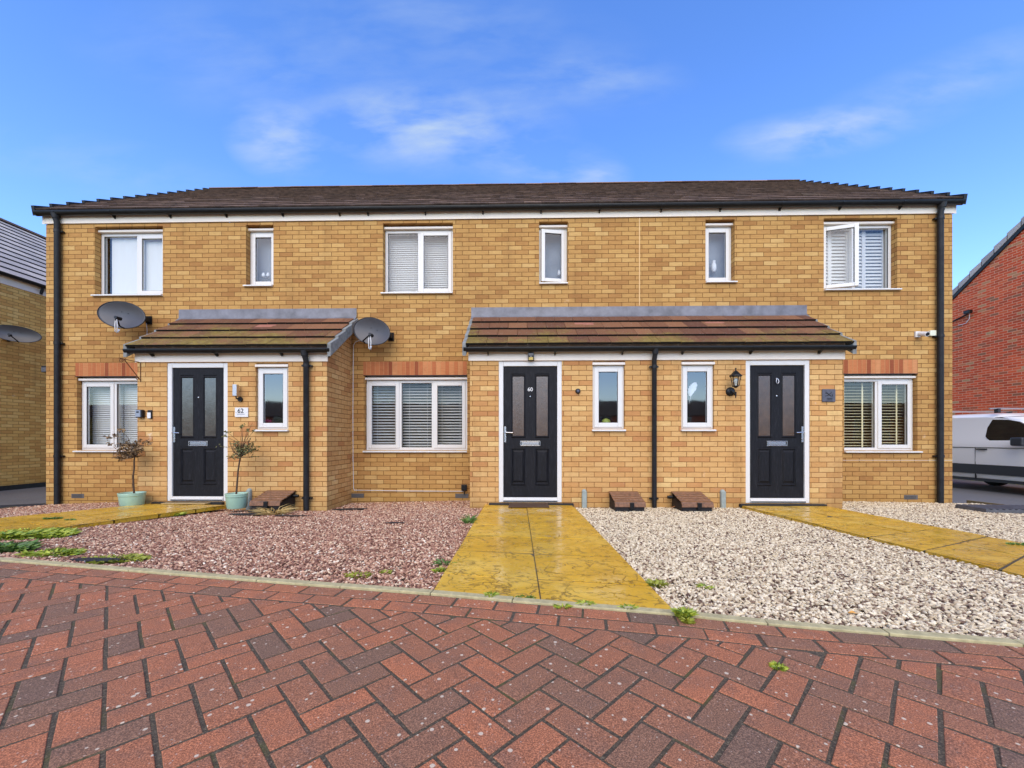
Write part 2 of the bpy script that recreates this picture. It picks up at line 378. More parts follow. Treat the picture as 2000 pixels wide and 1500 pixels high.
PINKG = gravel_mat('pink_gravel_stone', [(0, lin(96, 62, 46)), (.25, lin(140, 96, 76)), (.55, lin(180, 134, 106)), (.8, lin(208, 166, 134)), (.95, lin(226, 198, 162)), (1, lin(240, 226, 200))])
WHITG = gravel_mat('cream_gravel_stone', [(0, lin(84, 60, 48)), (.12, lin(140, 114, 90)), (.22, lin(190, 168, 134)), (.6, lin(218, 200, 164)), (1, lin(240, 224, 190))])
PINKB = simple('pink_gravel_bed', lin(80, 56, 46), .95, .2, n_scale=60, n_amt=.5, bmp=.6)
WHITB = simple('cream_gravel_bed', lin(92, 74, 58), .95, .2, n_scale=60, n_amt=.5, bmp=.6)
def asphalt(name, c0, c1):
    m, nt, b, N, L = newmat(name); p = pos(nt)
    n = noise(nt, p, 160, 3, .7); c = ramp(nt, n, [(.35, c0), (.7, c1)])
    c = mixc(nt, .5, c, ramp(nt, noise(nt, p, .8, 4), [(.3, (.75, .75, .75)), (.7, (1.2, 1.2, 1.2))]), 'MULTIPLY')
    L(c, b.inputs['Base Color']); b.inputs['Roughness'].default_value = .7; bump(nt, b, n, .6, .004); return m
TARM = asphalt('driveway_tarmac', (.085, .08, .075), (.19, .18, .17))
def paver_mat():
    m, nt, b, N, L = newmat('red_concrete_block'); p = pos(nt)
    a = N('ShaderNodeAttribute'); a.attribute_name = 'rnd'
    base = ramp(nt, a.outputs['Fac'], [(0, lin(112, 90, 74)), (.09, lin(126, 96, 75)), (.24, lin(148, 101, 74)), (.65, lin(158, 102, 72)), (1, lin(170, 107, 74))])
    cl = noise(nt, p, 9, 5, .65)
    c = mixc(nt, math_(nt, 'MULTIPLY', mapr(nt, cl, .48, .70), .55), base, lin(116, 90, 74))
    g = noise(nt, p, 230, 3, .75)
    c = mixc(nt, .85, c, ramp(nt, g, [(.32, (.30, .30, .30)), (.5, (1.0, .98, .96)), (.64, (2.1, 2.0, 1.9))]), 'MULTIPLY')
    vo = N('ShaderNodeTexVoronoi'); vo.inputs['Scale'].default_value = 34; L(p, vo.inputs['Vector'])
    sepc = N('ShaderNodeSeparateColor'); L(vo.outputs['Color'], sepc.inputs[0])
    rad = mapr(nt, sepc.outputs[0], .35, 1.0, .0, .25)
    dd = math_(nt, 'ADD', vo.outputs['Distance'], math_(nt, 'MULTIPLY', math_(nt, 'SUBTRACT', noise(nt, p, 90, 3), .5), .12))
    sp = mapr(nt, math_(nt, 'SUBTRACT', rad, dd), -.02, .03)
    c = mixc(nt, math_(nt, 'MULTIPLY', sp, .85), c, lin(216, 198, 170))
    vs = N('ShaderNodeTexVoronoi'); vs.inputs['Scale'].default_value = 110; L(p, vs.inputs['Vector'])
    ss = N('ShaderNodeSeparateColor'); L(vs.outputs['Color'], ss.inputs[0])
    s2 = mapr(nt, math_(nt, 'SUBTRACT', mapr(nt, ss.outputs[0], .72, 1, 0, .3), vs.outputs['Distance']), -.04, .04)
    c = mixc(nt, math_(nt, 'MULTIPLY', s2, .65), c, lin(200, 170, 150))
    L(c, b.inputs['Base Color'])
    L(mapr(nt, noise(nt, p, 3, 4), .3, .7, .5, .8), b.inputs['Roughness']); setin(b, 'Specular IOR Level', .3)
    bump(nt, b, g, .8, .003); return m
PAVE = paver_mat()
def joint_mat():
    m, nt, b, N, L = newmat('mossy_joint_sand'); p = pos(nt)
    c = ramp(nt, noise(nt, p, 130, 4, .7), [(.3, lin(48, 41, 32)), (.55, lin(86, 74, 56)), (.72, lin(140, 124, 98))])
    mk = mapr(nt, noise(nt, p, 3.5, 5, .7), .55, .66)
    c = mixc(nt, math_(nt, 'MULTIPLY', mk, .6), c, lin(88, 84, 34)); L(c, b.inputs['Base Color']); b.inputs['Roughness'].default_value = .95
    bump(nt, b, noise(nt, p, 200, 3), .9, .004); return m
JOINT = joint_mat()
def slab_mat():
    m, nt, b, N, L = newmat('wet_yellow_riven_slab'); p = pos(nt)
    a = N('ShaderNodeAttribute'); a.attribute_name = 'rnd'
    wob = noise(nt, p, 2.4, 3, .55)
    c = ramp(nt, wob, [(.3, lin(206, 158, 30)), (.5, lin(224, 176, 46)), (.72, lin(234, 196, 86))])
    c = mixc(nt, .25, c, ramp(nt, a.outputs['Fac'], [(0, lin(186, 132, 30)), (1, lin(216, 174, 70))]))
    v = N('ShaderNodeTexVoronoi'); v.feature = 'DISTANCE_TO_EDGE'; v.inputs['Scale'].default_value = 5.2
    dist = N('ShaderNodeMapping'); dist.inputs['Scale'].default_value = (1, 1.5, 1); dist.inputs['Rotation'].default_value = (0, 0, .5)
    nv = N('ShaderNodeTexNoise'); nv.inputs['Scale'].default_value = 3.0; nv.inputs['Detail'].default_value = 5; L(p, nv.inputs['Vector'])
    add = N('ShaderNodeVectorMath'); add.operation = 'MULTIPLY_ADD'; L(nv.outputs['Color'], add.inputs[0]); add.inputs[1].default_value = (.55, .55, .55); L(p, add.inputs[2])
    L(add.outputs[0], dist.inputs[0]); L(dist.outputs[0], v.inputs['Vector'])
    crack = mapr(nt, v.outputs['Distance'], .0, .04, 1, 0)
    crack = math_(nt, 'MULTIPLY', crack, mapr(nt, noise(nt, p, 5, 4), .40, .52))
    fl = mapr(nt, noise(nt, p, 1, 6, .72, .8, (14, 26, 20)), .55, .62)
    cr = math_(nt, 'MAXIMUM', crack, math_(nt, 'MULTIPLY', fl, .75))
    c = mixc(nt, math_(nt, 'MULTIPLY', cr, .78), c, lin(70, 54, 26))
    gz = mapr(nt, noise(nt, p, 6, 5, .7), .60, .75); c = mixc(nt, math_(nt, 'MULTIPLY', gz, .4), c, lin(112, 92, 34))
    L(c, b.inputs['Base Color'])
    L(mapr(nt, noise(nt, p, 3.2, 4, .6), .38, .62, .12, .42), b.inputs['Roughness']); setin(b, 'Specular IOR Level', .5)
    h = math_(nt, 'MULTIPLY_ADD', cr, -.8, noise(nt, p, 7, 4, .55)); bump(nt, b, h, .35, .012); return m
SLAB = slab_mat()
KERBM = simple('concrete_edging', lin(180, 168, 124), .85, .3, n_scale=25, n_amt=.22, bmp=.4)
BOXM = simple('brown_meter_lid', lin(122, 84, 56), .5, .5, n_scale=26, n_amt=.45)
BOXD = simple('black_meter_body', lin(30, 26, 26), .6, .4, n_scale=20, n_amt=.4)
DISH = simple('grey_dish_mesh', lin(72, 70, 72), .42, .5, n_scale=5, n_amt=.1)
DISHL = simple('dark_dish_rim', lin(40, 42, 46), .5, .4)
def leafmat(name, c0, c1, tr=.25):
    m, nt, b, N, L = newmat(name); a = N('ShaderNodeAttribute'); a.attribute_name = 'rnd'
    c = ramp(nt, a.outputs['Fac'], [(0, c0), (1, c1)]); L(c, b.inputs['Base Color']); b.inputs['Roughness'].default_value = .5
    return m
LEAFB = leafmat('brown_dry_leaf', lin(80, 60, 38), lin(156, 126, 86))
LEAFG = leafmat('olive_green_leaf', lin(62, 74, 34), lin(148, 142, 84))
GRN = leafmat('fresh_green_weed', lin(90, 120, 30), lin(186, 190, 62))
GRND = leafmat('deep_green_weed', lin(62, 92, 40), lin(116, 146, 62))
STRAW = leafmat('dry_straw', lin(170, 138, 74), lin(214, 186, 120))
MOSS = leafmat('yellow_green_moss', lin(110, 112, 30), lin(160, 164, 50))
BARK = simple('grey_brown_bark', lin(84, 68, 54), .9, .2, n_scale=60, n_amt=.4)
WOODPALE = simple('pale_bark', lin(130, 118, 100), .9, .2, n_scale=60, n_amt=.3)
VANW = simple('white_van_paint', (.88, .87, .84), .3, .5, coat=.6)
VANB = simple('dark_grey_van_trim', (.03, .032, .036), .5, .4)
VANG = simple('dark_van_glass', (.012, .012, .012), .05, .8)
TYRE = simple('tyre_rubber', (.012, .012, .012), .8, .3)
SLATE = simple('engraved_slate', lin(82, 84, 94), .6, .4, n_scale=18, n_amt=.25)
INK = simple('dark_ink', (.03, .035, .04), .6, .3)
MATB = simple('brown_coir_mat', lin(86, 66, 50), .95, .2, n_scale=150, n_amt=.4, bmp=.6)
MATC = simple('beige_coir_mat', lin(168, 144, 100), .95, .2, n_scale=60, n_amt=.3, bmp=.6)

# ------------------------------------------------------------------ ground
g = M(); g.box(-260, 260, 5.0, 420, -.60, -.235); g.box(-260, 260, -8, 5.0, -.60, -.2351)
tag(g.build('driveway', TARM), kind='structure')
g = M(); g.box(-260, 260, -260, -7.9, -.6, -.06)
tag(g.build('road', TARM), kind='structure')
# garden soil as a height field
def soil_sheet(x0, x1, name, mat):
    m = M(); nx = max(2, int((x1-x0)/.25)); ny = 26
    idx = {}
    vs = []; fs = []
    for i in range(nx+1):
        x = x0+(x1-x0)*i/nx
        for j in range(ny+1):
            k = kerby(x)+.02; y = k+(7.05-k)*j/ny
            idx[i, j] = len(vs); vs.append((x, y, garden(x, y)-.006+.004*mnoise.noise((x*3, y*3, 0))))
    for i in range(nx):
        for j in range(ny): fs.append((idx[i, j], idx[i+1, j], idx[i+1, j+1], idx[i, j+1]))
    n = len(vs)
    for i in range(nx+1): vs.append((vs[idx[i, 0]][0], vs[idx[i, 0]][1], -.5))
    for i in range(nx): fs.append((idx[i, 0], n+i, n+i+1, idx[i+1, 0]))
    for side in (0, nx):
        for j in range(ny):
            a = vs[idx[side, j]]; b_ = vs[idx[side, j+1]]
            q = len(vs); vs += [(a[0], a[1], -.5), (b_[0], b_[1], -.5)]; fs.append((idx[side, j], idx[side, j+1], q+1, q))
    m.raw(vs, fs, 0, True); return tag(m.build(name, mat), kind='structure')
XL, XR = -8.42, 7.62
soil_sheet(XL, -.2, 'garden_ground', PINKB); soil_sheet(-.2, XR, 'garden_ground', WHITB)
# far side strips beyond the frame, left and right of the beds
m = M()
for (a, b_) in ((-14, XL), (XR, 14)):
    k0, k1 = kerby(a), kerby(b_)
    m.raw([(a, k0, pave(a, k0)-.02), (b_, k1, pave(b_, k1)-.02), (b_, 5.2, -.20), (a, 5.2, -.20)], [(0, 1, 2, 3)])
tag(m.build('verge_ground', TARM), kind='structure')

# ---- kerb of concrete edging
m = M()
for a, b_ in zip(KERB, KERB[1:]):
    n = int((b_-a).length/.93)+1
    for i in range(n):
        p = a.lerp(b_, i/n); q = a.lerp(b_, (i+1)/n); d = (q-p).normalized(); p = p+d*.002; q = q-d*.002
        w = Vector((-d.y, d.x, 0))*.052; z0 = Vector((0, 0, -.4)); h = Vector((0, 0, .010+random.uniform(-.002, .002)))
        m.hexa([p+z0, q+z0, q+w+z0, p+w+z0, p+h, q+h, q+w+h, p+w+h], random.random())
tag(m.build('kerb', KERBM, bevel=.004), kind='structure')

# ---- block paving, 90-degree herringbone with two border courses
H = [[42.4897, 0, 0]]
import itertools
def solveH():
    pts = [(0,0,898,1295),(1,0,935,1275.6),(0,2,969,1343),(1,2,1006,1317),(3,2,1080,1275.2),(0,3,1008,1374),(-1,3,963,1402),(1,4,1098,1374.4),(-1,4,1007,1438),(1,5,1154,1405),
           (-2,4,957,1477),(-1,-1,820,1293),(-2,-2,739,1295),(-3,-1,712,1342.4),(-4,2,737,1477.6),(-4,-4,586.4,1288),(-6,-2,484,1397),(-6,0,526,1472),(-6,-4,458,1335),(-6,-6,434.4,1286.4),
           (-7,-5,371,1337),(-8,-4,292.4,1395),(-8,-2,309,1469),(-8,-8,282,1283),(-9,-5,206,1389),(-10,-6,108,1391),(-10,-4,94,1464),(-10,-8,121.6,1326.4),(-11,-7,15,1386),
           (3,5,1226,1348.4),(2,8,1396.6,1485),(3,8,1420.4,1444),(3,7,1349,1407.4),(4,7,1372.4,1376.4),(5,4,1230,1278),(4,6,1313,1346),(5,8,1467.6,1377.4),(6,9,1558,1380),(5,9,1545,1410),(6,6,1365.6,1300.6)]
    import numpy as np
    A = []; B = []
    for a, b, x, y in pts:
        u, v = (x-1000)/1000, (y-1000)/1000
        A.append([a, b, 1, 0, 0, 0, -u*a, -u*b]); B.append(u); A.append([0, 0, 0, a, b, 1, -v*a, -v*b]); B.append(v)
    h = np.linalg.lstsq(np.array(A, float), np.array(B, float), rcond=None)[0]
    def f(a, b):
        w = h[6]*a+h[7]*b+1; return ((h[0]*a+h[1]*b+h[2])/w*1000+1000, (h[3]*a+h[4]*b+h[5])/w*1000+1000)
    return f
Hf = solveH()
O0 = PP(*Hf(0, 2)); VA = (PP(*Hf(4, 4))-PP(*Hf(-4, 4)))/8; VB = (PP(*Hf(0, 6))-PP(*Hf(0, -2)))/8
VA.z = VB.z = 0
PITCH = (VA.length+VB.length)/2
def clip(poly, n, c):       # keep n.p <= c
    out = []
    for i in range(len(poly)):
        p, q = poly[i], poly[(i+1) % len(poly)]; dp, dq = n[0]*p[0]+n[1]*p[1]-c, n[0]*q[0]+n[1]*q[1]-c
        if dp <= 0: out.append(p)
        if (dp < 0) != (dq < 0):
            t = dp/(dp-dq); out.append((p[0]+(q[0]-p[0])*t, p[1]+(q[1]-p[1])*t))
    return out
def inset(poly, d):
    cen = (sum(p[0] for p in poly)/len(poly), sum(p[1] for p in poly)/len(poly)); out = list(poly)
    for i in range(len(poly)):
        p, q = poly[i], poly[(i+1) % len(poly)]; e = (q[0]-p[0], q[1]-p[1]); l = sqrt(e[0]**2+e[1]**2)
        if l < .004: continue
        n = (e[1]/l, -e[0]/l)
        if n[0]*(cen[0]-p[0])+n[1]*(cen[1]-p[1]) > 0: n = (-n[0], -n[1])
        out = clip(out, n, n[0]*p[0]+n[1]*p[1]-d)
        if len(out) < 3: return []
    return out
pv = M()
def block(poly, hard=0.0):
    poly = [(p[0]+random.gauss(0, .0011), p[1]+random.gauss(0, .0011)) for p in poly]
    a = inset(poly, .0064); b = inset(poly, .0084)
    if len(a) < 3: return
    if len(b) != len(a): b = a
    area = abs(sum(a[i][0]*a[(i+1) % len(a)][1]-a[(i+1) % len(a)][0]*a[i][1] for i in range(len(a))))/2
    if area < .0009: return
    cx = sum(p[0] for p in a)/len(a); cy = sum(p[1] for p in a)/len(a)
    tz = random.gauss(0, .0006); tx = random.gauss(0, .004); ty = random.gauss(0, .004); rr = random.random()*.98+.02
    def zz(p): return pave(p[0], p[1])+tz+tx*(p[0]-cx)+ty*(p[1]-cy)
    n = len(a); vs = [(p[0], p[1], zz(p)-.04) for p in a]+[(p[0], p[1], zz(p)-.0016) for p in a]+[(p[0], p[1], zz(p)) for p in b]
    fs = [tuple(range(2*n, 3*n))]
    for i in range(n):
        j = (i+1) % n; fs += [(i, j, n+j, n+i), (n+i, n+j, 2*n+j, 2*n+i)]
    pv.raw(vs, fs, rr)
def wpt(a, b): 
    return (O0.x+VA.x*a+VB.x*(b-2), O0.y+VA.y*a+VB.y*(b-2))
BW = PITCH
def kerb_line(x, off):
    y = kerby(x); s = (kerby(x+.05)-kerby(x-.05))/.1; l = sqrt(1+s*s); n = (-s/l, 1/l)
    return n, n[0]*x+n[1]*y-off
cells = []
for p in range(-60, 60):
    for q in range(-60, 60):
        i, j = -p+2*q, p+2*q
        cells.append([(i, j), (i+1, j), (i+1, j+2), (i, j+2)])            # long side along the second axis
        cells.append([(i+1, j+1), (i+3, j+1), (i+3, j+2), (i+1, j+2)])    # long side along the first axis
for c in cells:
    poly = [wpt(*k) for k in c]; cx = sum(p[0] for p in poly)/4; cy = sum(p[1] for p in poly)/4
    if abs(cx) > 6.5 or cy < -3.2 or cy > kerby(cx)+.3: continue
    n, cc = kerb_line(cx, 2*BW+.002); pl = clip(poly, n, cc)
    if len(pl) >= 3: block(pl)
# border courses follow the kerb
def along(poly, step, start):
    out = []; acc = -start; 
    for a, b_ in zip(poly, poly[1:]):
        L_ = (Vector((b_.x-a.x, b_.y-a.y))).length; s = -acc if acc < 0 else 0
        s = (-acc) % step
        while s < L_:
            out.append(a.lerp(b_, s/L_)); s += step
        acc = (acc+L_) % step
    return out
for row in range(2):
    pts = [p for p in along(KERB, 2*BW+.004, .05+row*BW) if abs(p.x) < 7.2]
    for a, b_ in zip(pts, pts[1:]):
        d = Vector((b_.x-a.x, b_.y-a.y)).normalized(); n = Vector((d.y, -d.x))
        a2, b2 = Vector((a.x, a.y)), Vector((b_.x, b_.y))
        block([tuple(a2+n*(row*BW+.001)), tuple(b2+n*(row*BW+.001)), tuple(b2+n*((row+1)*BW)), tuple(a2+n*((row+1)*BW))])
po = tag(pv.build('block_paving', PAVE, recalc=True), kind='structure')
m = M(); nx = 60; vs = []; fs = []
for i in range(nx+1):
    x = -14+28*i/nx; vs += [(x, -8, pave(x, -8)-.0030), (x, kerby(x)+.01, pave(x, kerby(x))-.0030)]
    if i: k = 2*i; fs.append((k-2, k, k+1, k-1))
m.raw(vs, fs); tag(m.build('paving_joints', JOINT), kind='structure')

# ------------------------------------------------------------------ slab paths
def inpoly(x, y, poly):
    c = False; n = len(poly)
    for i in range(n):
        (x1, y1), (x2, y2) = poly[i], poly[i-1]
        if (y1 > y) != (y2 > y) and x < (x2-x1)*(y-y1)/(y2-y1)+x1: c = not c
    return c
def slab(m, quad, rnd, th=.05, gap=.009, seg=7):
    """one riven slab: the top is a gently uneven grid"""
    (a, b_, c, d) = [Vector((p[0], p[1])) for p in quad]
    def pull(p, q, g): return (q-p).normalized()*g
    gx, gy = gap*.45, gap*1.25
    a, b_, c, d = a+pull(a, b_, gx)+pull(a, d, gy), b_+pull(b_, a, gx)+pull(b_, c, gy), c+pull(c, d, gx)+pull(c, b_, gy), d+pull(d, c, gx)+pull(d, a, gy)
    vs = []; fs = []; tilt = random.uniform(-.003, .003); tz = random.uniform(-.0015, .0015)
    for i in range(seg+1):
        for j in range(seg+1):
            p = a.lerp(b_, i/seg).lerp(d.lerp(c, i/seg), j/seg)
            e = 0 if (i in (0, seg) or j in (0, seg)) else 1
            z = pathz(p.x, p.y)+tz+tilt*(i/seg-.5)*2+.0035*mnoise.noise((p.x*4, p.y*4, 3))-(0.0015 if not e else 0)
            vs.append((p.x, p.y, z))
    for i in range(seg):
        for j in range(seg): fs.append((i*(seg+1)+j, (i+1)*(seg+1)+j, (i+1)*(seg+1)+j+1, i*(seg+1)+j+1))
    m.raw(vs, fs, rnd, True)
    rim = [a, b_, c, d]; tops = [vs[0], vs[seg*(seg+1)], vs[-1], vs[seg]]
    bv = [(p[0], p[1], p[2]-th) for p in tops]
    for i in range(4): m.face([tops[i], tops[(i+1) % 4], bv[(i+1) % 4], bv[i]], rnd)
def lerp2(p, q, t): return (p[0]+(q[0]-p[0])*t, p[1]+(q[1]-p[1])*t)
def path_quads(LN, RN, LF, RF, ts, cross):
    """near-left, near-right, far-left, far-right; ts splits near->far; cross splits left->right"""
    out = []
    for t0, t1 in zip(ts, ts[1:]):
        a, b_ = lerp2(LN, LF, t0), lerp2(RN, RF, t0); d, c = lerp2(LN, LF, t1), lerp2(RN, RF, t1)
        for s0, s1 in zip(cross, cross[1:]): out.append([lerp2(a, b_, s0), lerp2(a, b_, s1), lerp2(d, c, s1), lerp2(d, c, s0)])
    return out
g2 = lambda u, v: tuple(PG(u, v, pathz)[:2])
# central path: the joint rows were measured on the photograph
LN, RN = g2(843, 1157), g2(1317, 1193); LF, RF = g2(947, 984.5), g2(1117, 984.5)
xm = lambda u, v: g2(u, v)
ts = [0]
for v in (1131, 1081, 1050, 1026, 1008): 
    y = g2(1040, v)[1]; y0 = (LN[1]+RN[1])/2; ts.append((y-y0)/(LF[1]-y0))
ts.append(1)
CPATH = [LN, RN, RF, LF]
m = M()
for k, q in enumerate(path_quads(LN, RN, LF, RF, ts, (0, .475, 1))): slab(m, q, random.random()*.9+.05)
tag(m.build('centre_path', SLAB), kind='structure')
LF2, RF2 = g2(302, 982), g2(443, 986)          # left path: far end at the door
LNL, LNR = g2(0, 1011), g2(60, 1040)
dl = Vector(LNL)-Vector(LF2); LNL = tuple(Vector(LNL)+dl.normalized()*3); dr = Vector(LNR)-Vector(RF2); LNR = tuple(Vector(LNR)+dl.normalized()*3.2)
LPATH = [LNL, LNR, RF2, LF2]
m = M()
LP = path_quads(LNL, LNR, LF2, RF2, [i/11 for i in range(12)], (0, .5, 1))
for q in LP: slab(m, q, random.random()*.9+.05)
tag(m.build('left_path', SLAB), kind='structure')
RFL, RFR = g2(1447, 987.5), g2(1612, 988.5)
RNL, RNR = g2(1800, 1074), g2(1875, 1037)
dl = (Vector(RNL)-Vector(RFL)).normalized(); RNL = tuple(Vector(RNL)+dl*2.6); RNR = tuple(Vector(RNR)+(Vector(RNR)-Vector(RFR)).normalized()*2.2)
RPATH = [RNL, RNR, RFR, RFL]
m = M()
for q in path_quads(RNL, RNR, RFL, RFR, [i/10 for i in range(11)], (0, .5, 1)): slab(m, q, random.random()*.9+.05)
tag(m.build('right_path', SLAB), kind='structure')
# mortar bed that fills the joints between slabs
m = M()
for poly in (CPATH, LPATH, RPATH):
    n = 12; vs = []; fs = []
    for i in range(n+1):
        a = lerp2(poly[0], poly[3], i/n); b_ = lerp2(poly[1], poly[2], i/n)
        vs += [(a[0], a[1], pathz(*a)-.0055), (b_[0], b_[1], pathz(*b_)-.0055)]
        if i: k = 2*i; fs.append((k-2, k-1, k+1, k))
    m.raw(vs, fs)
tag(m.build('path_joints', JOINT), kind='structure')

# ------------------------------------------------------------------ gravel: real stones instanced on points
def gravel(name, label, mat, x0, x1, step, bare, seed, big):
    rs = random.Random(seed); vs = []
    polys = (CPATH, LPATH, RPATH); nx = int((x1-x0)/step)
    bbs = [(min(p[0] for p in q), max(p[0] for p in q), min(p[1] for p in q), max(p[1] for p in q)) for q in polys]
    lim = 1.85
    for i in range(nx):
        xc = x0+i*step; k = kerby(xc)+.062
        y = max(k, abs(xc)/lim-.25)
        while y < 6.99:
            x = xc+rs.uniform(-.6, .6)*step; yy = y+rs.uniform(-.6, .6)*step
            y += step*(1 if y < 3.8 else 1.15)
            if yy < k: continue
            if yy > 6.06 and (-5.80 < x < -2.89 or -.76 < x < 4.69): continue
            if yy > 6.95: continue
            bad = False
            for q, bb in zip(polys, bbs):
                if bb[0] < x < bb[1] and bb[2] < yy < bb[3] and inpoly(x, yy, q):
                    if rs.random() > .0015: bad = True
                    break
            if bad: continue
            for (bx, by, rx, ry) in bare:
                if ((x-bx)/rx)**2+((yy-by)/ry)**2+.5*mnoise.noise((x*9, yy*9, 5)) < .8: bad = True; break
            if bad: continue
            vs.append((x, yy, garden(x, yy)+rs.uniform(-.003, .009)))
    me = bpy.data.meshes.new(name); me.from_pydata(vs, [], []); o = bpy.data.objects.new(name, me); COL.objects.link(o)
    nt = bpy.data.node_groups.new(name+'_nodes', 'GeometryNodeTree')
    nt.interface.new_socket('Geometry', in_out='INPUT', socket_type='NodeSocketGeometry'); nt.interface.new_socket('Geometry', in_out='OUTPUT', socket_type='NodeSocketGeometry')
    N = nt.nodes.new; L = nt.links.new
    gi, go = N('NodeGroupInput'), N('NodeGroupOutput')
    ico = N('GeometryNodeMeshIcoSphere'); ico.inputs['Radius'].default_value = 1; ico.inputs['Subdivisions'].default_value = 2
    sp = N('GeometryNodeSetPosition'); L(ico.outputs[0], sp.inputs[0])
    nz = N('ShaderNodeTexNoise'); nz.inputs['Scale'].default_value = 1.3
    vm = N('ShaderNodeVectorMath'); vm.operation = 'SUBTRACT'; L(nz.outputs['Color'], vm.inputs[0]); vm.inputs[1].default_value = (.5, .5, .5)
    v2 = N('ShaderNodeVectorMath'); v2.operation = 'SCALE'; L(vm.outputs[0], v2.inputs[0]); v2.inputs['Scale'].default_value = 1.25; L(v2.outputs[0], sp.inputs['Offset'])
    sm = N('GeometryNodeSetMaterial'); sm.inputs['Material'].default_value = mat; L(sp.outputs[0], sm.inputs[0])
    ip = N('GeometryNodeInstanceOnPoints'); L(gi.outputs[0], ip.inputs['Points']); L(sm.outputs[0], ip.inputs['Instance'])
    rr = N('FunctionNodeRandomValue'); rr.data_type = 'FLOAT_VECTOR'; rr.inputs[0].default_value = (-.7, -.7, 0); rr.inputs[1].default_value = (.7, .7, 6.28); rr.inputs['Seed'].default_value = seed
    L(rr.outputs[0], ip.inputs['Rotation'])
    rv = N('FunctionNodeRandomValue'); rv.data_type = 'FLOAT_VECTOR'; rv.inputs[0].default_value = (.0085*big, .006*big, .0042*big); rv.inputs[1].default_value = (.0170*big, .0115*big, .0085*big); rv.inputs['Seed'].default_value = seed+9
    L(rv.outputs[0], ip.inputs['Scale']); L(ip.outputs[0], go.inputs[0])
    md = o.modifiers.new('stones', 'NODES'); md.node_group = nt
    me.materials.append(mat)
    return tag(o, label, 'gravel', kind='stuff')
bare_l = [(tuple(PG(u, v))[0], tuple(PG(u, v))[1], rx, ry) for (u, v, rx, ry) in
          [(492, 1006, .31, .17), (572, 1009, .26, .11), (683, 996, .28, .16), (770, 1023, .14, .06), (178, 1095, .14, .07), (205, 1100, .14, .06), (62, 1082, .12, .03), (650, 1123, .10, .02), (735, 1132, .06, .02)]]
gravel('pink_gravel', 'loose pink gravel stones covering the left front garden', PINKG, XL+.02, -.2, .0158, bare_l, 11, .9)
gravel('cream_gravel', 'loose cream white gravel stones covering the right front garden', WHITG, -.2, XR-.04, .0172, [], 12, 1.0)

# ------------------------------------------------------------------ house building kit
YB, YF = 6.97, 6.08            # main wall plane, porch front plane
def wall_with_holes(m, x0, x1, z0, z1, Y, holes, depth=.11):
    xs = sorted({x0, x1, *[h[0] for h in holes], *[h[1] for h in holes]}); zs = sorted({z0, z1, *[h[2] for h in holes], *[h[3] for h in holes]})
    xs = [x for x in xs if x0 <= x <= x1]; zs = [z for z in zs if z0 <= z <= z1]
    for a, b_ in zip(xs, xs[1:]):
        for c, d in zip(zs, zs[1:]):
            mx, mz = (a+b_)/2, (c+d)/2
            if any(h[0] < mx < h[1] and h[2] < mz < h[3] for h in holes): continue
            m.face([(a, Y, c), (b_, Y, c), (b_, Y, d), (a, Y, d)])
            m.face([(a, Y+depth+.1, c), (a, Y+depth+.1, d), (b_, Y+depth+.1, d), (b_, Y+depth+.1, c)])
    for h in holes:
        a, b_, c, d = h[:4]; D = Y+depth+.1
        m.face([(a, Y, c), (a, Y, d), (a, D, d), (a, D, c)]); m.face([(b_, Y, c), (b_, D, c), (b_, D, d), (b_, Y, d)])
        m.face([(a, Y, c), (a, D, c), (b_, D, c), (b_, Y, c)]); m.face([(a, Y, d), (b_, Y, d), (b_, D, d), (a, D, d)])
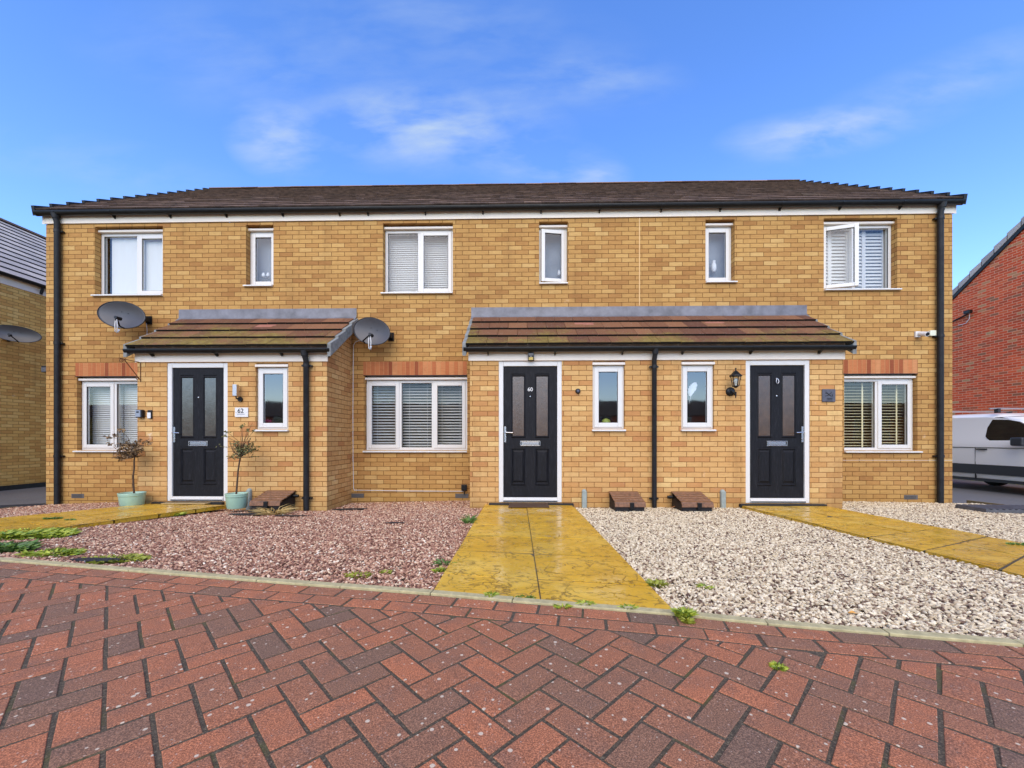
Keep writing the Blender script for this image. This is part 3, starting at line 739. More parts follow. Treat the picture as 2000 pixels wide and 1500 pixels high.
def window(house, Y, x0, x1, z0, z1, rec, mull=(), lights=('fixed',), sill=(.03, .0), head=True, back=None, opened=None, frost=False, bx=None, fw=.045, headz=.03, sash_w=.05, label=None, gap=.02):
    """x0..x1, z0..z1 the brick opening. mull: x of the mullion centres. lights: 'fixed' or 'sash' per light"""
    y0 = Y+rec; zt = z1-(headz+.045 if head else .01); m = M()
    m.ring(x0+.004, x1-.004, z0+.003, zt, fw, y0, y0+.07)
    for u in mull: m.box(u-.026, u+.026, y0+.001, y0+.069, z0+.003+fw, zt-fw)
    w = m.build('window', UPVC, house, bevel=.004)
    if label: w['label'] = label
    edges = [x0+.004+fw]+[c for u in mull for c in (u-.026, u+.026)]+[x1-.004-fw]
    gl = M(); za, zb = z0+.003+fw, zt-fw
    for i, kind in enumerate(lights):
        a, b_ = edges[2*i], edges[2*i+1]
        if kind == 'sash':
            s = M(); e = .012
            s.ring(a-e, b_+e, za-e, zb+e, sash_w+e, y0-.014, y0+.045)
            so = s.build('sash', UPVC, w, bevel=.006)
            gasket = M(); gasket.ring(a+sash_w-.001, b_-sash_w+.001, za+sash_w-.001, zb-sash_w+.001, .005, y0-.006, y0+.006)
            ga = gasket.build('gasket', BLK, w)
            pane = M(); pane.face([(a+sash_w, y0+.008, za+sash_w), (b_-sash_w, y0+.008, za+sash_w), (b_-sash_w, y0+.008, zb-sash_w), (a+sash_w, y0+.008, zb-sash_w)])
            if opened and opened[0] == i:
                po_ = pane.build('pane', GLASSU if frost else GLASS, w)
                hx = b_+e if opened[2] == 'right' else a-e; ang = opened[1]*(1 if opened[2] == 'right' else -1)
                org = ORG[w]
                for ob in (so, po_, ga):
                    R = Matrix.Translation(Vector((hx-org.x, y0-.014-org.y, 0))) @ Matrix.Rotation(ang, 4, 'Z') @ Matrix.Translation(-Vector((hx-org.x, y0-.014-org.y, 0)))
                    ob.data.transform(R)
            else: gl.raw(pane.v, pane.f)
        else:
            gasket = M(); gasket.ring(a-.001, b_+.001, za-.001, zb+.001, .006, y0+.012, y0+.022); gasket.build('gasket', BLK, w)
            gl.face([(a, y0+.024, za), (b_, y0+.024, za), (b_, y0+.024, zb), (a, y0+.024, zb)])
    if gl.v: gl.build('pane', GLASSP if Y < YB-.1 else (GLASSU if frost else GLASS), w)
    if head:
        hb = M(); hb.box(x0-.006, x1+.004, y0-.055, y0+.02, zt+.006, zt+.044); hb.build('head_bar', CREAM, w, bevel=.005)
        hb2 = M(); hb2.box(x0+.002, x1-.002, y0+.02, y0+.07, zt, z1); hb2.build('head_packer', BLK if rec > .08 else CREAM, w)
    s = M(); s.prism([(-.045, z0-.012), (y0-Y+.03, z0+.004), (y0-Y+.03, z0-.030), (-.028, z0-.034), (-.045, z0-.034)], lambda a, b_, d: (d, Y+a, b_), x0-sill[0], x1+sill[1])
    s.build('sill', UPVC, w, bevel=.004)
    ia, ib = x0+.02, x1-.02; yb = y0+(.115 if back == 'shutter' else .16)
    if frost:
        c = M(); c.face([(x0, y0+.19, z0), (x1, y0+.19, z0), (x1, y0+.19, z1), (x0, y0+.19, z1)]); c.build('blind', FROST, w)  # added panel giving the obscured panes their reflected grey, not a real blind
    if back == 'slats' or back == 'slats_open' or back == 'cream_slats':
        b = M(); pitch = .05 if back != 'slats' else .038; n = int((zb-za)/pitch); mat = CREAMB if back == 'cream_slats' else BLIND
        tilt = {'slats': radians(58), 'slats_open': radians(30), 'cream_slats': radians(12)}[back]; hw = {'slats': .0185, 'slats_open': .026, 'cream_slats': .026}[back]
        for k in range(n):
            z = zb-.03-k*pitch
            for i in range(len(lights)):
                a, b_ = edges[2*i]-.02, edges[2*i+1]+.02
                dy, dz = hw*cos(tilt), hw*sin(tilt); sg = 1
                b.hexa([(a, yb-dy, z-dz*sg), (b_, yb-dy, z-dz*sg), (b_, yb+dy, z+dz*sg), (a, yb+dy, z+dz*sg), (a, yb-dy, z-dz*sg+.0025), (b_, yb-dy, z-dz*sg+.0025), (b_, yb+dy, z+dz*sg+.0025), (a, yb+dy, z+dz*sg+.0025)])
        for i in range(len(lights)):
            a, b_ = edges[2*i]-.02, edges[2*i+1]+.02
            for f in ((.22, .78) if b_-a > .42 else (.3,)):
                xx = a+(b_-a)*f; tw = .012 if back == 'cream_slats' else .002
                b.box(xx-tw, xx+tw, yb-hw-.004, yb-hw-.002, za, zb)
        b.build('blind', mat, w)
        if back == 'slats' and Y == YB and z0 > 2:
            c = M(); c.box(ia, ib, yb+.05, yb+.055, za, zb); c.build('blind_backing', BLIND, w)
    elif back == 'roller':
        c = M(); n = 24; yy = y0+.075; xa = x0+.004+fw+.07
        vs = []; fs = []
        for k in range(n+1):
            x = xa+(ib-xa)*k/n; vs += [(x, yy+.004*sin(k*2.1), za-.05), (x, yy+.004*sin(k*2.1), zb+.05)]
            if k: q = 2*k; fs.append((q-2, q, q+1, q-1))
        c.raw(vs, fs, 0, True); c.build('blind', CURT, w)
    elif back == 'shutter':
        b = M(); n = int((zb-za)/.058)
        for i in range(len(lights)):
            a, b_ = edges[2*i]-.03, edges[2*i+1]+.03; mid = a+(b_-a)*.42
            for (p, q) in ((a, mid-.03), (mid+.03, b_-.05)):
                for k in range(n):
                    z = za+.03+k*.058; b.hexa([(p, yb-.013, z-.024), (q, yb-.013, z-.024), (q, yb+.013, z+.027), (p, yb+.013, z+.027), (p, yb-.017, z-.020), (q, yb-.017, z-.020), (q, yb+.009, z+.031), (p, yb+.009, z+.031)])
            b.box(mid-.03, mid+.03, yb-.015, yb+.015, za, zb); b.box(b_-.05, b_, yb-.015, yb+.015, za, zb)
        b.build('blind', BLIND, w)
    return w
def door(house, Y, x0, x1, z0, z1, hand, glass, number=None, knocker=False):
    """x0..z1 outer frame; hand 'left' or 'right' is the handle side"""
    fr = M(); fw = .068
    fr.box(x0, x0+fw, Y-.012, Y+.07, z0, z1); fr.box(x1-fw, x1, Y-.012, Y+.07, z0, z1); fr.box(x0+fw, x1-fw, Y-.012, Y+.07, z1-fw-.005, z1)
    f = fr.build('door_frame', UPVC, house, bevel=.006)
    th = M(); th.box(x0+fw, x1-fw, Y-.035, Y+.06, z0+.005, z0+.045); th.box(x0+fw, x1-fw, Y-.02, Y+.06, z0+.045, z0+.07); th.build('threshold', UPVC, f, bevel=.004)
    ts_ = M(); ts_.box(x0+fw+.002, x1-fw-.002, Y-.038, Y-.0355, z0+.012, z0+.028); ts_.build('threshold_strip', RUB, f)
    a, b_, c, d = x0+fw+.006, x1-fw-.006, z0+.076, z1-fw-.012; W_, H_ = b_-a, d-c; y = Y+.008
    fx = lambda t: a+W_*t
    fz = lambda t: d-H_*t                       # fractions from the top
    gw = [(.165, .385), (.615, .835)]; gz = (.075, .53); pz = (.635, .895)
    m = M(); m.box(a, b_, y+.012, y+.05, c, d)  # slab
    # stiles and rails proud of the slab
    m.box(a, fx(.145), y, y+.012, c, d); m.box(fx(.855), b_, y, y+.012, c, d); m.box(fx(.405), fx(.595), y, y+.012, c, d)
    for q in gw:
        for (u, v) in ((0, gz[0]-.022), (gz[1]+.018, pz[0]-.018), (pz[1]+.018, 1)):
            m.box(fx(q[0]-.02), fx(q[1]+.02), y, y+.012, fz(v), fz(u))
    def mould(xa, xb, za, zb, w=.014):
        o = (y-.006); i = y+.010
        P4 = [(xa, za), (xb, za), (xb, zb), (xa, zb)]; Q4 = [(xa+w, za+w), (xb-w, za+w), (xb-w, zb-w), (xa+w, zb-w)]; R4 = [(xa-.012, za-.012), (xb+.012, za-.012), (xb+.012, zb+.012), (xa-.012, zb+.012)]
        for k in range(4):
            l = (k+1) % 4
            m.face([(R4[k][0], y-.0005, R4[k][1]), (R4[l][0], y-.0005, R4[l][1]), (P4[l][0], o, P4[l][1]), (P4[k][0], o, P4[k][1])])
            m.face([(P4[k][0], o, P4[k][1]), (P4[l][0], o, P4[l][1]), (Q4[l][0], i, Q4[l][1]), (Q4[k][0], i, Q4[k][1])])
    for q in gw:
        mould(fx(q[0]-.012), fx(q[1]+.012), fz(gz[1]+.008), fz(gz[0]-.008)); mould(fx(q[0]-.012), fx(q[1]+.012), fz(pz[1]+.008), fz(pz[0]-.008))
        # raised and fielded lower panel
        xa, xb, za, zb = fx(q[0]+.035), fx(q[1]-.035), fz(pz[1]-.02), fz(pz[0]+.02); w = .022
        o4 = [(xa-w, za-w), (xb+w, za-w), (xb+w, zb+w), (xa-w, zb+w)]; i4 = [(xa, za), (xb, za), (xb, zb), (xa, zb)]
        for k in range(4):
            l = (k+1) % 4; m.face([(o4[k][0], y+.0115, o4[k][1]), (o4[l][0], y+.0115, o4[l][1]), (i4[l][0], y-.001, i4[l][1]), (i4[k][0], y-.001, i4[k][1])])
        m.face([(p[0], y-.001, p[1]) for p in i4])
    do = m.build('door', DOOR, house)
    g = M()
    for q in gw: g.box(fx(q[0]+.004), fx(q[1]-.004), y+.006, y+.010, fz(gz[1]), fz(gz[0]))
    g.build('door_glass', glass, do)
    L_ = M(); lx0, lx1, lz0, lz1 = fx(.31), fx(.69), fz(.608), fz(.57)
    L_.ring(lx0, lx1, lz0, lz1, .009, y-.014, y); L_.box(lx0+.02, lx1-.02, y-.010, y, lz0+.014, lz1-.014); L_.build('letterbox', CHR, do, bevel=.002)
    k = M(); k.box(lx0+.009, lx1-.009, y-.004, y-.001, lz0+.009, lz1-.009); k.build('letterbox_flap_gap', BLK, do)
    hx = a+.022 if hand == 'left' else b_-.022; s = 1 if hand == 'left' else -1
    h = M(); h.box(hx-.014, hx+.014, y-.012, y, fz(.58), fz(.46)); h.tube([(hx, y-.010, fz(.505)), (hx, y-.05, fz(.505)), (hx+s*.02, y-.055, fz(.505)), (hx+s*.115, y-.055, fz(.507))], .009, 10)
    h.lathe((hx, y-.016, fz(.555)), [(.010, 0), (.010, .006)], 12, axis='y'); h.build('handle', CHR, do, bevel=.003)
    sp = M(); sp.lathe((fx(.5), y-.008, fz(.228)), [(.006, 0), (.011, .002), (.011, .010)], 14, axis='y'); sp.build('spyhole', CHR, do)
    if knocker:
        kn = M(); vs = []; 
        kn.lathe((fx(.5), y-.012, fz(.098)), [(.008, 0), (.014, .004), (.014, .012)], 14, axis='y')
        kn.tube([(fx(.5)-.010, y-.016, fz(.100)), (fx(.5)-.019, y-.022, fz(.118)), (fx(.5)-.012, y-.024, fz(.133)), (fx(.5), y-.024, fz(.137)), (fx(.5)+.012, y-.024, fz(.133)), (fx(.5)+.019, y-.022, fz(.118)), (fx(.5)+.010, y-.016, fz(.100))], .0055, 8)
        kn.build('knocker', CHRP, do)
    if number:
        t = text_mesh(number, .078, (fx(.5), y-.004, fz(.175)), WPL); t.name = 'house_number'; t.parent = do; t.location = Vector(t.location)-ORG[do]
    return do
def text_mesh(s, size, loc, mat, ext=.002):
    cu = bpy.data.curves.new('lettering', 'FONT'); cu.body = s; cu.size = size; cu.align_x = 'CENTER'; cu.align_y = 'CENTER'; cu.extrude = ext; cu.offset = size*.012
    tmp = bpy.data.objects.new('tmp_text', cu); COL.objects.link(tmp); dg = bpy.context.evaluated_depsgraph_get(); dg.update()
    me = bpy.data.meshes.new_from_object(tmp.evaluated_get(dg)); bpy.data.objects.remove(tmp); bpy.data.curves.remove(cu)
    me.materials.clear(); me.materials.append(mat); me.transform(Matrix.Rotation(pi/2, 4, 'X')); me.name = 'lettering'
    o = bpy.data.objects.new('lettering', me); COL.objects.link(o); o.location = loc; return o
def tile_slope(m, x0, x1, Y0, Z0, Y1, Z1, n, tw=.30, th=.024, seed=1, jit=1.0, broken=True):
    """interlocking flat tiles in n courses from the eave (Y0,Z0) to the top (Y1,Z1)"""
    rs = random.Random(seed); L_ = sqrt((Y1-Y0)**2+(Z1-Z0)**2); uy, uz = (Y1-Y0)/L_, (Z1-Z0)/L_; ny, nz = -uz, uy; g = L_/n
    for k in range(n):
        off = (k % 2)*tw/2; x = x0-off; s0 = k*g; s1 = s0+g*1.12 if k < n-1 else s0+g
        while x < x1-.001:
            a, b_ = max(x, x0), min(x+tw, x1)
            if b_-a > .02:
                ls = rs.uniform(-.004, .004)*jit; dz = rs.uniform(-.002, .002)*jit; up = th*1.9
                lo, hi = s0+ls, s1
                def pt(xx, s, h): return (xx, Y0+uy*s+ny*h, Z0+uz*s+nz*h)
                g_ = .0028
                bt = [pt(a+g_, lo, up-th+dz), pt(b_-g_, lo, up-th+dz), pt(b_-g_, hi, 0), pt(a+g_, hi, 0)]
                tp = [pt(a+g_, lo, up+dz), pt(b_-g_, lo, up+dz), pt(b_-g_, hi, th*.9), pt(a+g_, hi, th*.9)]
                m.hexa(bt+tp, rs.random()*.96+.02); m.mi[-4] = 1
            x += tw
def gutter(m, x0, x1, Y, Z, r=.055):
    """half round gutter; Y,Z is the centre of its open top"""
    n = 10; th = .004; prof = [(r*cos(pi+pi*k/n), r*sin(pi+pi*k/n)) for k in range(n+1)]; pin = [((r-th)*cos(pi+pi*k/n), (r-th)*sin(pi+pi*k/n)) for k in range(n+1)][::-1]
    m.prism(prof+pin, lambda a, b_, d: (d, Y+a, Z+b_), x0, x1)
    m.box(x0, x1, Y-r-.006, Y-r+.004, Z-.008, Z+.004)
    for xx in (x0, x1): m.prism([(r*cos(pi+pi*k/n), r*sin(pi+pi*k/n)) for k in range(n+1)], lambda a, b_, d: (d, Y+a, Z+b_), xx-.002, xx+.002)
    x = x0+.35
    while x < x1-.1:
        m.prism([(c*1.10, d*1.10) for c, d in prof]+[(c*.99, d*.99) for c, d in prof[::-1]], lambda a, b_, d: (d, Y+a, Z+b_), x-.016, x+.016)
        m.prism([(-.01, -.055), (r, -.02), (r+.02, -.075), (r-.002, -.095)], lambda a, b_, d: (d, Y+a, Z+b_), x-.009, x+.009)
        x += .98
def downpipe(house, x, Y, ztop, zbot, gy, clips, r=.036, offset_top=True):
    m = M(); pts = [(x, gy, ztop), (x, gy, ztop-.05)]
    if abs(gy-Y) > .02: pts += [(x, Y, ztop-.13)]
    pts += [(x, Y, zbot)]
    m.tube(pts, r, 16); m.lathe((x, gy, ztop-.035), [(r*1.5, .045), (r*1.25, 0), (r*1.15, -.03)], 16)
    for zc in clips: m.lathe((x, Y, zc), [(r*1.14, -.022), (r*1.14, .022)], 16); 
    o = m.build('downpipe', PIPE, house)
    for zc in clips:
        c = M(); c.box(x-r*1.9, x+r*1.9, Y+r*.2, Y+r*1.2, zc-.012, zc+.012); c.box(x-.012, x+.012, Y+r*1.19, Y+r+.03, zc-.012, zc+.012); c.build('pipe_bracket', BLK, o)
AIRB = simple('grey_air_brick', lin(92, 88, 84), .7)
def airbrick(house, x, z, Y):
    m = M(); m.box(x-.112, x+.112, Y-.0025, Y+.03, z-.037, z+.037)
    for k in range(9): m.box(x-.09+k*.02-.003, x-.09+k*.02+.005, Y-.008, Y-.0025, z-.028, z+.028)
    m.build('air_brick', AIRB, house)

EZ = 4.885            # top of main eaves gutter
RY, RZ = 10.9, 7.69   # ridge
P1, P2 = -2.95, 2.0   # party walls
XW0, XW1 = -8.26, 7.16
def main_shell(house, x0, x1, holes, seed, end=None):
    w = M(); wall_with_holes(w, x0, x1, -.55, 4.70, YB, holes)
    # back wall and gables
    yb = 14.83
    w.face([(x0, yb, -.55), (x0, yb, 4.7), (x1, yb, 4.7), (x1, yb, -.55)])
    for xx in (x0, x1):
        w.face([(xx, YB, -.55), (xx, YB, 4.70), (xx, RY, 7.52), (xx, yb, 4.70), (xx, yb, -.55)])
    w.build('wall', BRICK, house)
    r = M(); xa = x0-(.075 if end == 'left' else 0); xb = x1+(.075 if end == 'right' else 0)
    tile_slope(r, xa, xb, YB-.10, EZ-.005, RY, RZ, 15, .30, .024, seed, 1.4)
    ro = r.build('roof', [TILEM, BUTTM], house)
    q = M(); q.face([(xa, RY, RZ-.02), (xb, RY, RZ-.02), (xb, 15.0, EZ-.03), (xa, 15.0, EZ-.03)]); q.face([(xa+.01, YB-.08, EZ-.035), (xb-.01, YB-.08, EZ-.035), (xb-.01, RY, RZ-.04), (xa+.01, RY, RZ-.04)])
    q.build('roof_rear_slope', TILEM, ro)
    rg = M(); x = xa; rs = random.Random(seed)
    while x < xb-.02:
        e = min(x+.44, xb); z = RZ+rs.uniform(-.004, .004)
        prof = [(.115*cos(pi*k/8), .055*sin(pi*k/8)-.012) for k in range(9)]
        rg.prism(prof, lambda a, b_, d: (d, RY+a, z+b_), x+.002, e-.002, rs.random()*.9+.05); x = e
    rg.build('ridge_tiles', TILEM, ro)
    f = M(); f.box(x0-(.02 if end == 'left' else 0), x1+(.02 if end == 'right' else 0), YB-.022, YB-.002, 4.705, 4.885); f.build('fascia', FASC, house)
    g = M(); gutter(g, xa, xb, YB-.085, EZ-.022, .058); g.build('gutter', BLK, house)
    if end:
        xx = xa if end == 'left' else xb; s = -1 if end == 'left' else 1
        v = M()
        L_ = sqrt((RY-YB+.10)**2+(RZ-EZ)**2); n = 15
        for k in range(n):
            t0, t1 = k/n, (k+1.05)/n; t1 = min(t1, 1)
            y0_, z0_ = YB-.115+(RY-YB+.115)*t0, EZ+(RZ-EZ)*t0; y1_, z1_ = YB-.115+(RY-YB+.115)*t1, EZ+(RZ-EZ)*t1
            a, b_ = sorted((xx-s*.03, xx+s*.022))
            v.hexa([(a, y0_, z0_-.09), (b_, y0_, z0_-.09), (b_, y1_, z1_-.09), (a, y1_, z1_-.09), (a, y0_-.03, z0_+.068), (b_, y0_-.03, z0_+.068), (b_, y1_, z1_+.022), (a, y1_, z1_+.022)])
        v.build('verge_caps', PIPE, ro)
        b = M(); a, b_ = sorted((x0 if end == 'left' else x1, xx-s*.03)); b.hexa([(a, YB-.02, 4.70), (b_, YB-.02, 4.70), (b_, RY, 7.50), (a, RY, 7.50), (a, YB-.02, 4.85), (b_, YB-.02, 4.85), (b_, RY, 7.62), (a, RY, 7.62)]); b.build('bargeboard', FASC, house)
PEZ, PTZ = 2.335, 3.03
def porch(house, x0, x1, rx0, rx1, holes, left_end, right_end, seed, pipe_x=None, fl=None, patch=None):
    w = M(); wall_with_holes(w, x0, x1, -.55, 2.14, YF, holes, .08)
    for xx, e in ((x0, left_end), (x1, right_end)):
        if e: w.face([(xx, YF, -.55), (xx, YF, 2.14), (xx, YB-.001, 2.85), (xx, YB-.001, -.55)])
    w.build('porch_wall', BRICKP, house)
    r = M(); tile_slope(r, rx0+(.03 if left_end else 0), rx1-(.03 if right_end else 0), YF-.125, PEZ-.03, YB-.005, PTZ-.015, 4, .30, .032, seed, 1.0)
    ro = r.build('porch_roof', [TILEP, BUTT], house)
    f = M(); f.box(x0-(.02 if left_end else 0), x1+(.02 if right_end else 0), YF-.022, YF-.002, 2.125, 2.372); f.build('porch_fascia', FASC, house)
    g = M(); gutter(g, rx0, rx1, YF-.105, PEZ-.045, .056); g.build('porch_gutter', BLK, house)
    l = M(); fx0, fx1 = fl; n = max(2, int((fx1-fx0)/1.45)); 
    for k in range(n):
        a, b_ = fx0+(fx1-fx0)*k/n, fx0+(fx1-fx0)*(k+1)/n; e = .004+.003*(k % 2)
        vs = []; fs = []; K = 14
        prof = [(-.001, .175), (-.006, .17), (-.008, .03), (-.03, .005), (-.09, -.045)]
        for i in range(K+1):
            x = a+(b_-a+.03*(k < n-1))*i/K
            for (dy, dz) in prof:
                wv = .005*mnoise.noise((x*5, dz*9, seed)); vs.append((x, YB+dy-e+wv, PTZ+dz+.6*wv))
        for i in range(K):
            for j in range(len(prof)-1): q = i*len(prof)+j; fs.append((q, q+len(prof), q+len(prof)+1, q+1))
        l.raw(vs, fs, 0, True)
    l.build('lead_flashing', LEAD, house)
    for xx, e, s in ((rx0, left_end, -1), (rx1, right_end, 1)):
        if not e: continue
        v = M(); n = 4
        for k in range(n):
            t0, t1 = k/n, (k+1.0)/n
            ya, za = YF-.135+(YB-YF+.13)*t0, PEZ-.03+(PTZ-PEZ)*t0; yc, zc = YF-.135+(YB-YF+.13)*t1, PEZ-.03+(PTZ-PEZ)*t1
            a, b_ = sorted((xx-s*.035, xx+s*.02))
            v.hexa([(a, ya, za-.13), (b_, ya, za-.13), (b_, yc+.01, zc-.13), (a, yc+.01, zc-.13), (a, ya, za+.062), (b_, ya, za+.062), (b_, yc+.01, zc+.035), (a, yc+.01, zc+.035)])
        v.build('porch_verge', VERGE, ro, bevel=.006)
        # closing triangle under the verge is carried by the porch wall
    if patch:
        for (px, course) in patch:
            t = (course+.02)/4; s2 = (course+.82)/4; q = M(); h = .052
            y0_, z0_ = YF-.125+(YB-YF+.12)*t, PEZ-.03+(PTZ-PEZ+.015)*t; y1_, z1_ = YF-.125+(YB-YF+.12)*s2, PEZ-.03+(PTZ-PEZ+.015)*s2
            q.hexa([(px-.15, y0_, z0_+h-.02), (px+.15, y0_, z0_+h-.02), (px+.15, y1_, z1_+.02), (px-.15, y1_, z1_+.02), (px-.15, y0_, z0_+h+.014), (px+.15, y0_, z0_+h+.014), (px+.15, y1_, z1_+.045), (px-.15, y1_, z1_+.045)])
            q.build('ridge_vent_tile' if False else 'pale_tile', TERRA, ro)

# ------------------------------------------------------------------ the three houses of the terrace
R_ = .11
hA = thing('terraced_house', (-5.6, YB, -.1), 'yellow brick end house with number plaque 62 and lean-to porch, nearest the left driveway', 'house', 'brick houses in the terrace')
hB = thing('terraced_house', (-.5, YB, -.05), 'middle house of the yellow brick terrace, with number 60 in white on its dark door', 'house', 'brick houses in the terrace')
hC = thing('terraced_house', (4.6, YB, -.06), 'yellow brick end house beside the white van, with black carriage lantern by its door', 'house', 'brick houses in the terrace')
zU1, zU0 = 4.655, 3.485
# openings measured on the photograph, tidied to shared head and sill heights
oA = (X(185, YB), X(318, YB), 3.475, 4.655); oB = (X(480.5, YB), X(534, YB), 3.62, 4.655)
oC = (X(748, YB), X(884.5, YB), 3.475, 4.655); oD = (X(1053, YB), X(1109, YB), 3.62, 4.655)
oE = (X(1378, YB), X(1435, YB), 3.62, 4.655); oF = (X(1609, YB), X(1752.6, YB), 3.475, 4.655)
oG = (X(150, YB), X(150, YB)+1.2, .775, 2.055); oH = (X(712, YB), X(912.5, YB), .775, 2.055); oJ = (X(1792, YB)-1.2, X(1792, YB), .775, 2.055)
main_shell(hA, XW0, P1, [oA, oB, oG], 3, 'left'); main_shell(hB, P1, P2, [oC, oD, oH], 4); main_shell(hC, P2, XW1, [oE, oF, oJ], 5, 'right')
m1 = lambda o, t: o[0]+(o[1]-o[0])*t
window(hA, YB, *oA, R_, (m1(oA, .555),), ('fixed', 'sash'), (.03, .0), back='roller', label='upper two-light window with plain white roller blind')
window(hA, YB, *oB, R_, (), ('sash',), (.03, -.01), frost=True, label='narrow upper window with obscured glass')
window(hC, YB, *oE, R_, (), ('sash',), (0, .03), frost=True, label='narrow closed upper window with obscured glass')
window(hB, YB, *oC, R_, (m1(oC, .50),), ('fixed', 'sash'), (.03, .0), back='slats', label='upper two-light window with closed slatted blind')
window(hB, YB, *oD, R_, (), ('sash',), (.0, .0), frost=True, opened=(0, radians(10), 'right'), label='narrow upper window standing ajar')
window(hC, YB, *oF, R_, (m1(oF, .475),), ('sash', 'fixed'), (.0, .04), back='shutter', opened=(0, radians(17), 'left'), label='upper two-light window with its left sash open over white shutters')
window(hA, YB, *oG, R_-.03, (m1(oG, .5),), ('sash', 'fixed'), (.03, .0), back='slats', label='lower window with pale slatted blind, half hidden by the porch')
window(hB, YB, *oH, R_-.03, (X(781.5, YB+.08), X(846, YB+.08)), ('sash', 'fixed', 'sash'), (.02, .0), back='slats_open', label='lower three-light window with half-open slatted blinds')
window(hC, YB, *oJ, R_-.03, (m1(oJ, .5),), ('fixed', 'sash'), (.0, .05), back='cream_slats', label='lower window with open cream wooden blinds')
for house, o in ((hA, oG), (hB, oH), (hC, oJ)):
    s = M(); s.box(o[0]-.02, o[1]+.0, YB-.004, YB+.1, o[3], o[3]+.235); s.build('brick_lintel', SOLD, house)
    s = M(); s.box(o[0]-.02, o[1]+.0, YB-.010, YB+.07, o[3]-.006, o[3]+.003); s.build('steel_lintel_lip', BLK, house)
for x in (X(152, YB),): airbrick(hA, x, -.02, YB)
airbrick(hB, X(698, YB), .0, YB); airbrick(hB, X(902, YB), .0, YB); airbrick(hC, X(1779, YB), .0, YB)
# porches
def po_(u0, u1, v0, v1): return (X(u0, YF), X(u1, YF), Z(u0, v1, YF), Z(u0, v0, YF))
pK = (X(500, YF), X(563, YF), 1.115, 2.105); pL = (X(1157.5, YF), X(1220, YF), 1.115, 2.115); pM = (X(1331, YF), X(1395, YF), 1.115, 2.115)
dN = (X(326, YF), X(444.5, YF), .03, 2.115); dO = (X(974, YF), X(1097.5, YF), .03, 2.12); dP = (X(1456.5, YF), X(1582, YF), .03, 2.12)
XP0, XP1, XQ0, XQ1 = -5.79, -2.90, -.754, 4.682
porch(hA, XP0, XP1, -5.86, -2.80, [pK, dN], True, True, 21, fl=(X(350, YB), X(697, YB)), patch=[(X(511, 6.5), 2)])
porch(hB, XQ0, P2, -.83, P2, [pL, dO], True, False, 22, fl=(X(920.5, YB), P2), patch=[(X(1143, 6.5), 2)])
porch(hC, P2, XQ1, P2, 4.76, [pM, dP], False, True, 23, fl=(P2, X(1575, YB)), patch=[(X(1404, 6.5), 2)])
for house, o, l in ((hA, pK, 'narrow porch window beside the plaque'), (hB, pL, 'narrow porch window right of the round doorbell'), (hC, pM, 'narrow porch window with pale feathers behind the glass')):
    window(house, YF, *o, .035, (), ('sash',), (.012, .012), fw=.035, sash_w=.055, headz=.02, label=l)
door(hA, YF+.02, *dN, 'left', DGLASSG); door(hB, YF+.02, *dO, 'left', DGLASS, number='60'); door(hC, YF+.02, *dP, 'right', DGLASS, knocker=True)
# dark back of the rooms so that nothing bright shows through
for house, a, b_, y, z0, z1 in ((hA, XP0+.1, XP1-.1, YF+1.2, 0, 2.1),): pass
downpipe(hA, X(110.5, 6.9), YB-.06, EZ-.06, -.15, YB-.085, [Z(110, 451, 6.9), Z(110, 670, 6.9), Z(110, 891, 6.9)], .042)
downpipe(hC, X(1838, 6.9), YB-.06, EZ-.06, -.15, YB-.085, [Z(1838, 425, 6.9), Z(1838, 656, 6.9), Z(1838, 891, 6.9)], .042)
downpipe(hA, X(598, 6.02), YF-.06, PEZ-.08, -.12, YF-.105, [Z(598, 714, 6.02), Z(598, 973, 6.02)], .040)
downpipe(hB, X(1278, 6.02), YF-.06, PEZ-.08, -.10, YF-.105, [Z(1278, 716, 6.02), Z(1278, 974, 6.02)], .034)
# pale movement joint between two houses
m = M(); m.box(P2-.006, P2+.006, YB-.002, YB+.01, 3.22, 4.70); m.build('movement_joint', simple('pale_mastic', lin(222, 186, 132), .7), hB)
m = M(); m.box(X(1646, YB), X(1860, YB), YB-.004, YB+.004, Z(1750, 899, YB)-.003, Z(1750, 899, YB)+.003); m.build('pale_mortar_line', simple('pale_mortar', lin(222, 210, 190), .8), hC)
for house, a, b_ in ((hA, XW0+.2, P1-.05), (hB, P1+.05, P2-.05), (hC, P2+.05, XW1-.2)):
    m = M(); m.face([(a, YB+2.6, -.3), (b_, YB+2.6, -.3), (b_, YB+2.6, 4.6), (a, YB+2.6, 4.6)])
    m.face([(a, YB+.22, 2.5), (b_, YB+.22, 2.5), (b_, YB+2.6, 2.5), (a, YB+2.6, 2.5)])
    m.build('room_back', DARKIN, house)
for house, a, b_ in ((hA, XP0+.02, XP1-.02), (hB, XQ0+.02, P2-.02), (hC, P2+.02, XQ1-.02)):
    m = M(); m.face([(a, YB-.03, -.3), (b_, YB-.03, -.3), (b_, YB-.03, 2.2), (a, YB-.03, 2.2)]); m.build('porch_dark_backing', DARKIN, house)  # added near-black sheet paints the porch interior dark, covering the brick

